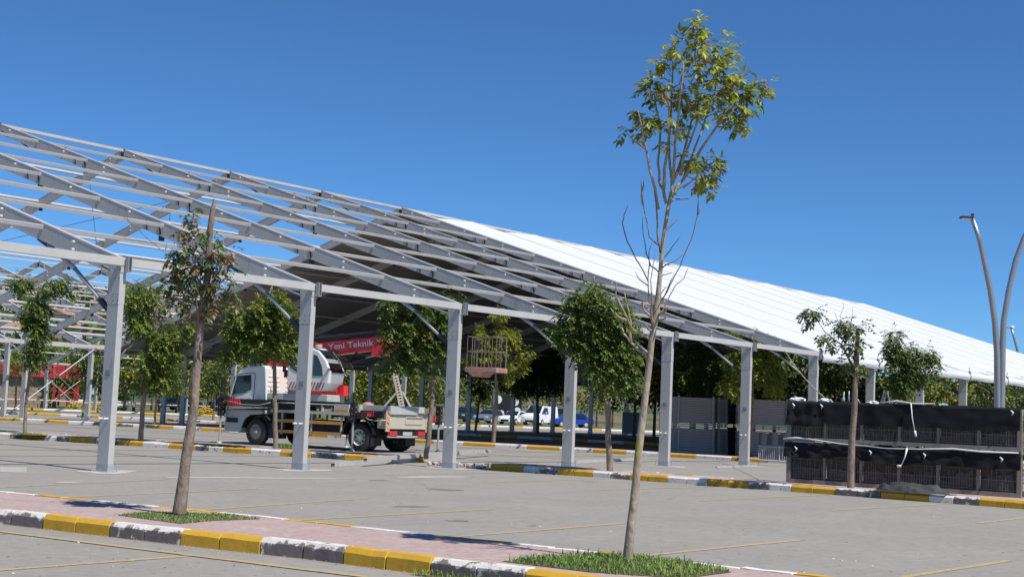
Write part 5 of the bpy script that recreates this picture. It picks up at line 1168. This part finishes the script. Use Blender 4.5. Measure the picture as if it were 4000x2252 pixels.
# ------------------------------------------------------------------ distant cars
def car(name, px, py, d, yaw, paint, L, W, H, label, cat='car', van=False, group='cars parked beyond the tents'):
    p = at(px, py, d); T = root(name, (p[0], p[1], p[2] if p[2] > 0 else 0), label, cat, group, rz=yaw)
    h = H
    if van: prof = [(-L/2, .35), (-L/2, h*.95), (-L/2+.15, h), (L*.18, h), (L*.34, h*.62), (L*.47, h*.52), (L/2, h*.36), (L/2, .3)]; gl = [(L*.0, h*.6), (L*.02, h*.9), (L*.17, h*.92), (L*.3, h*.62)]
    else: prof = [(-L/2, .35), (-L/2+.03, h*.58), (-L*.38, h*.66), (-L*.26, h*.96), (-L*.1, h), (L*.06, h*.97), (L*.2, h*.66), (L*.42, h*.57), (L/2, h*.4), (L/2, .28)]; gl = [(-L*.33, h*.66), (-L*.23, h*.91), (L*.05, h*.92), (L*.17, h*.66)]
    b = MB(); n = len(prof)
    secs = [(-W/2, .9), (-W/2+.08, .97), (0, 1.0), (W/2-.08, .97), (W/2, .9)]
    rows = []
    for y, k in secs:
        rows.append([(x*(.985 if abs(y) > W/2-.01 else 1), y*(1 if z < h*.6 else .82), z*(1 if z < h*.6 else (.985 if abs(y) > W/2-.1 else 1))) for x, z in prof])
    b.grid(rows); b.face(rows[0][::-1]); b.face(rows[-1]); b.build('body', paint, T, True)
    for s in (1, -1):
        b = MB(); b.prism([(x, s*W*.415+s*(.03+.08*(1-(z-h*.6)/(h*.35))), z) for x, z in gl], (0, s*.02, 0)); b.build('side_window', M['glass_dark'], T)
        for x in (L*.31, -L*.3):
            P = root('wheel', (x, s*(W/2-.1), .32), None, None); P.parent = T
            b = MB(); b.disc((0, 0, 0), (0, 1, 0), .32, 16, .22); b.build('tyre', M['rubber'], P); b = MB(); b.disc((0, s*.11, 0), (0, 1, 0), .19, 12, .03); b.build('rim', M['alu2'], P)
        b = MB(); b.box((L/2-.06, s*W*.36, h*.44 if not van else h*.4), (.12, .32, .14), bev=.03); b.build('headlight', M['headlight'], T)
        b = MB(); b.box((L*.16, s*(W/2+.05), h*.66), (.14, .16, .12), bev=.03); b.build('wing_mirror', paint, T)
    a0 = prof[5] if not van else (L*.18, h); a1 = prof[6] if not van else (L*.34, h*.62)
    b = MB(); b.prism([(a1[0]-.02, -W*.4, a1[1]+.02), (a1[0]-.02, W*.4, a1[1]+.02), (a0[0]+.03, W*.34, a0[1]-.04), (a0[0]+.03, -W*.34, a0[1]-.04)], (.035, 0, .03)); b.build('windscreen', M['glass_dark'], T)
    b = MB(); b.box((L/2-.02, 0, .42), (.06, W*.5, .2), bev=.02); b.build('grille', M['black'], T)
    return T
va = math.atan2(-.6, -.8)
car('parked_car', 1912, 1652, 150, va-.45, M['car_silver'], 4.4, 1.8, 1.45, 'silver blue sedan parked beyond the tents, leftmost of the lit cars')
car('parked_car', 2010, 1657, 149, va-.5, M['car_white'], 4.3, 1.8, 1.45, 'white sedan between the silver blue one and the white van')
car('parked_van', 2108, 1660, 146, va-.45, M['car_white'], 5.0, 2.0, 1.98, 'white panel van parked beyond the tents', 'van', True)
car('parked_car', 2232, 1668, 144, va-1.3, M['car_blue'], 4.2, 1.8, 1.5, 'bright blue hatchback right of the white van')
car('parked_car', 2185, 1650, 158, va-.5, M['car_dark'], 4.4, 1.8, 1.6, 'dark car behind the blue hatchback')
car('parked_car', 1820, 1646, 152, va-.4, M['car_dark'], 4.4, 1.8, 1.6, 'dark car left of the silver blue sedan')
car('parked_car', 700, 1602, 140, va+1.2, M['car_dark'], 4.5, 1.8, 1.6, 'dark green car at left behind the dark twin posts')
car('parked_car', 905, 1608, 140, va+1.1, M['car_dark'], 4.5, 1.8, 1.6, 'dark car just left of the truck front')
# dark display wall behind the white car, trailer board on the right
p = at(1980, 1600, 165); DB = root('dark_kiosk', (p[0], p[1], 0), 'dark kiosk wall with white round shapes behind the parked cars', 'kiosk', rz=va+math.pi/2)
b = MB(); b.box((0, 0, 1.9), (3.4, 1.5, 2.9), bev=.05); b.build('wall', M['black'], DB)
b = MB()
for (x, z, r_) in [(-1.1, 2.8, .5), (.9, 2.6, .45), (1.2, 1.6, .4), (-.6, 1.3, .3)]: b.disc((x, .78, z), (0, 1, 0), r_, 14, .04); b.disc((x, -.78, z), (0, 1, 0), r_, 14, .04)
b.build('white_mark', M['white_plastic'], DB)
p = at(2470, 1640, 100); TB = root('grey_board', (p[0], p[1], 0), 'pale blue grey board leaning between the far posts right of the tree', 'board', rz=va+math.pi/2)
b = MB(); b.box((0, 0, 1.0), (1.4, .08, 1.5)); b.build('sheet', mat('pale_blue_board', (.35, .4, .5), .6), TB); b = MB(); b.box((.6, .1, .9), (.08, .08, 1.8)); b.build('post', M['alu2'], TB)

# ------------------------------------------------------------------ left background: pavilion, red steelwork, signs, tape
p0 = at(-60, 1583, 127); PV = root('stone_pavilion', (p0[0], p0[1], 0), 'tan stone building with a deep red ribbed canopy at the far left', 'building'); 
p1 = at(205, 1590, 127); dv = Vector(p1-p0); dv.z = 0; PV.rotation_euler = (0, 0, math.atan2(dv.y, dv.x)); L = dv.length
b = MB(); b.box((1.9, 2, 1.45), (5.2, 3, 2.9)); b.build('wall', M['brick'], PV)
r_ = random.Random(3); bl_ = MB(); bl_.box((0, 0, 0), (.62, .06, .34), bev=.02); bm1 = bl_.mesh('stone_block', M['brick'])
for j in range(8):
    for i in range(8): inst('stone_block', bm1, PV, (-.45+.66*i+(.33 if j % 2 else 0), .48, .2+.36*j))
b = MB(); b.box((3.2, .6, 3.45), (9.5, 1.2, 1.3)); b.build('canopy', M['red_steel'], PV)
for k in range(9): b = MB(); b.prism([(-1.+k*1.15, -.02, 2.8), (-.82+k*1.15, -.02, 2.8), (-.86+k*1.15, -.16, 4.1), (-.98+k*1.15, -.16, 4.1)], (0, .05, 0)); b.build('canopy_rib', mat('bright_red_rib', (.75, .08, .09), .5) if k == 0 else bpy.data.materials['bright_red_rib'], PV)
p = at(250, 1590, 130); SF = root('red_steel_frame', (p[0], p[1], 0), 'red welded steel frame with crossed struts standing on the far lawn', 'steel frame', rz=math.atan2(dv.y, dv.x))
for x0, x1, z0, z1 in [(-1.0, -1.0, 0, 2.0), (-.55, -.45, 0.1, 1.9), (1.15, 1.15, 0, 1.9), (.95, .95, .2, 1.8), (-.5, 1.1, 1.35, 1.35), (-.45, .0, 1.2, 1.8), (.2, 1.1, .3, 1.0), (-.5, .3, .9, 1.3)]:
    b = MB(); b.bar((x0, 0, z0+.2), (x1, 0, z1+.2), .15, .2, up=(0, 1, 0)); b.build('strut', M['red_steel'], SF)
for px, py, lab in ((364, 1545, 'green litter box with white emblem, partly behind the first post'), (518, 1548, 'green litter box with white emblem on a dark pole')):
    p = at(px, 1600, 132); SG = root('litter_box', (p[0], p[1], 0), lab, 'litter box', rz=va+math.pi/2); z = at(px, 1526, 132)[2]
    b = MB(); b.tube([(0, 0, 0), (0, 0, z)], .05, 8); b.build('pole', M['black'], SG)
    b = MB(); b.box((0, 0, z), (.55, .35, .75), bev=.05); b.build('box', M['green_box'], SG)
    b = MB(); b.box((0, .185, z), (.4, .01, .6)); b.box((0, -.185, z), (.4, .01, .6)); b.build('emblem_panel', mat('mint_print', (.35, .7, .6), .6) if 'mint_print' not in bpy.data.materials else bpy.data.materials['mint_print'], SG)
b = MB(); P = [Vector((15+5*n, 82.65+.0, .82-.05*(n % 2))) for n in range(4, 14)]
for a, c in zip(P, P[1:]): b.bar(a, c, .01, .09)
tag(b.build('barrier_tape', M['tape']), 'red and white barrier tape strung along the far posts', 'tape')
# clipped hedges and dark bushes behind the far posts
rng = random.Random(31)
for i, (px, py, d, w, h, mk, lab) in enumerate([(170, 1590, 134, 1.6, 2.6, 'leaf_d', 'dark clipped bush beside the stone pavilion'), (300, 1590, 140, 2.0, 3.2, 'leaf_bg2', 'tall dark bush right of the red frame'), (420, 1600, 138, 1.2, 1.6, 'leaf_bg2', 'round bush by the green litter box'), (480, 1602, 140, 1., 1.8, 'leaf_d', 'small round bush behind the first post'), (900, 1600, 136, 1.4, 1.8, 'leaf_bg2', 'bush behind the truck cab')]):
    p = at(px, py, d); T = root('bush', (p[0], p[1], 0), lab, 'bush', 'bushes on the far lawn'); b = MB()
    for k in range(700):
        q = rdir(rng)*(.4+.6*rng.random()); pp = Vector((q.x*w/2*1.2, q.y*w/2*1.2, h/2+q.z*h/2)); dd = (q+rdir(rng)*.7).normalized(); leafquad(b, pp, dd, dd.cross(rdir(rng)).normalized(), .26, .16)
    o = b.build('foliage', M[mk], T, fix=False); o['kind'] = 'stuff'; b = MB(); b.tube([(0, 0, 0), (0, 0, h*.6)], .06, 6); b.build('stem', M['bark_grey'], T)
for i, (px, py, col_, lab) in enumerate([(310, 1580, 'white_plastic', 'white bench on the far lawn right of the red frame'), (490, 1580, 'white_plastic', 'pale bench on the far lawn under the litter box')]):
    p = at(px, py+12, 131); T = root('bench', (p[0], p[1], 0), lab, 'bench', 'benches on the far lawn', rz=math.atan2(dv.y, dv.x))
    b = MB(); b.box((0, 0, .45), (1.8, .45, .06)); b.build('seat', M[col_], T); b = MB(); b.box((0, .22, .75), (1.8, .05, .4)); b.build('backrest', M[col_], T)
    for x in (-.8, .8): b = MB(); b.box((x, 0, .21), (.08, .4, .42)); b.build('leg', M['dark_steel'], T)
for i, (px, d, lab) in enumerate([(300, 128, 'orange flowering bed right of the red frame'), (385, 128, 'yellow flowering bed left of the first post'), (800, 133, 'yellow flowering bed by the far posts')]):
    p = at(px, 1600, d); b = MB()
    for k in range(420):
        q = rdir(rng); pp = Vector((p[0]+q.x*.9, p[1]+q.y*.9, .05+abs(q.z)*.65)); dd = rdir(rng); leafquad(b, pp, dd, dd.cross(rdir(rng)).normalized(), .14, .1)
    if 'flower' not in M: M['flower'] = mat('yellow_bloom', (.55, .38, .04), .7, island=.3); 
    tag(b.build('flower_bed', [M['flower']], fix=False), lab, 'flowers', kind='stuff')

# ------------------------------------------------------------------ hills and houses
def hill_h(x, y):
    dx, dy = x-CAM[0], y-CAM[1]; d = math.hypot(dx, dy); a = math.degrees(math.atan2(dx, dy))   # azimuth from +Y
    t = max(0, min(1, (d-190)/(760))); s = t*t*(3-2*t)*.6+t*.4
    amp = 64*(1-.55*max(0, min(1, (a-47)/22)))
    n = noise.noise(Vector((x*.004, y*.004, 2)))*9+noise.noise(Vector((x*.013, y*.013, 5)))*3
    fall = 1-max(0, min(1, (d-1000)/500))*.55
    return s*amp*fall+n*s
b = MB(); rows = []
for i in range(64):
    d = 185+(2600-185)*(i/63)**1.7; row = []
    for j in range(90):
        a = R(8+j*1.0); x = CAM[0]+d*math.sin(a); y = CAM[1]+d*math.cos(a); row.append((x, y, hill_h(x, y)-.3 if i else -1.))
    rows.append(row)
b.grid(rows); tag(b.build('hills', M['hill'], smooth=True), kind='structure')
rng = random.Random(21); HN = []
def hwhere(px, d):
    q = sorted(HSPOTS).index((px, d))+1; return {1: 'first', 2: 'second', 3: 'third'}.get(q, '%dth' % q)+' from the left'
def house(px, d, s=1., kind=0):
    dirv = (_f+_r*(px-2000)/FOC); dirv = dirv/np.linalg.norm(dirv[:2]); x = CAM[0]+dirv[0]*d; y = CAM[1]+dirv[1]*d; z = hill_h(x, y)-1.
    w = rng.uniform(9, 15)*s; dp = rng.uniform(8, 11)*s; fl = rng.choice([1, 2, 2, 3]); h = 3*fl*s+1.
    wallm = M[rng.choice(['house_white', 'house_white', 'house_cream', 'house_grey'])]
    flat = rng.random() < .3
    wn_ = {'house_white': 'white', 'house_cream': 'cream', 'house_grey': 'grey'}[[k for k in ('house_white', 'house_cream', 'house_grey') if M[k] == wallm][0]]
    T = root('hillside_house', (x, y, z), '%s house with %s roof on the far hillside, %s' % (wn_, 'flat' if flat else 'red tiled', hwhere(px, d)), 'house', 'houses on the far hillside', rz=rng.uniform(-.5, .9))
    b = MB(); b.box((0, 0, h/2), (w, dp, h)); b.build('wall', wallm, T)
    b = MB()
    if flat: b.box((0, 0, h+.2), (w+.6, dp+.6, .4))
    else:
        e = .7; b.prism([(-w/2-e, -dp/2-e, h), (-w/2-e, dp/2+e, h), (-w/2-e, 0, h+dp*.22)], (w+2*e, 0, 0))
    b.build('roof', wallm if flat else M['roof_tile'], T)
    nw = 3
    for f_ in range(fl):
        for k in range(nw):
            for sy_ in (-1,):
                b = MB(); b.box((w*(k-1)*.3, sy_*(dp/2+.02), 1.+1.6+3*s*f_), (1.5*s, .1, 1.4*s)); b.build('window', M['window'], T)
    for k in (-1, 1): b = MB(); b.box((-w/2-.02, k*dp*.22, 2.6), (.1, 1.3*s, 1.3*s)); b.build('window', M['window'], T)
HSPOTS = [(20, 760), (60, 830), (100, 700), (15, 560), (45, 470), (150, 900), (170, 640), (200, 560), (225, 520), (240, 600), (262, 480), (280, 560), (300, 700), (215, 800), (320, 450), (335, 520), (350, 430), (372, 470), (395, 520), (300, 390), (255, 360), (330, 350), (362, 380), (400, 410), (385, 330), (180, 430), (120, 420), (345, 620), (405, 650), (500, 470), (560, 520), (620, 430), (680, 560), (540, 650), (600, 700), (470, 560), (30, 380), (80, 560), (130, 760), (275, 820)]
for px, d in HSPOTS: house(px, d, .62)
# stray crowns on the hillside
b = MB(); rng = random.Random(8)
for i in range(900):
    a = R(rng.uniform(30, 52)); d = rng.uniform(230, 900); x = CAM[0]+d*math.sin(a); y = CAM[1]+d*math.cos(a); z = hill_h(x, y); r_ = rng.uniform(1.2, 3.)
    for k in range(16):
        q = rdir(rng); pp = Vector((x+q.x*r_, y+q.y*r_, z+r_+q.z*r_)); dd = (q+rdir(rng)*.6).normalized(); leafquad(b, pp, dd, dd.cross(rdir(rng)).normalized(), r_*1.1, r_*.9)
tag(b.build('hillside_trees', M['leaf_bg2'], fix=False), 'scattered dark scrub and trees on the distant hillside', 'trees', kind='stuff')
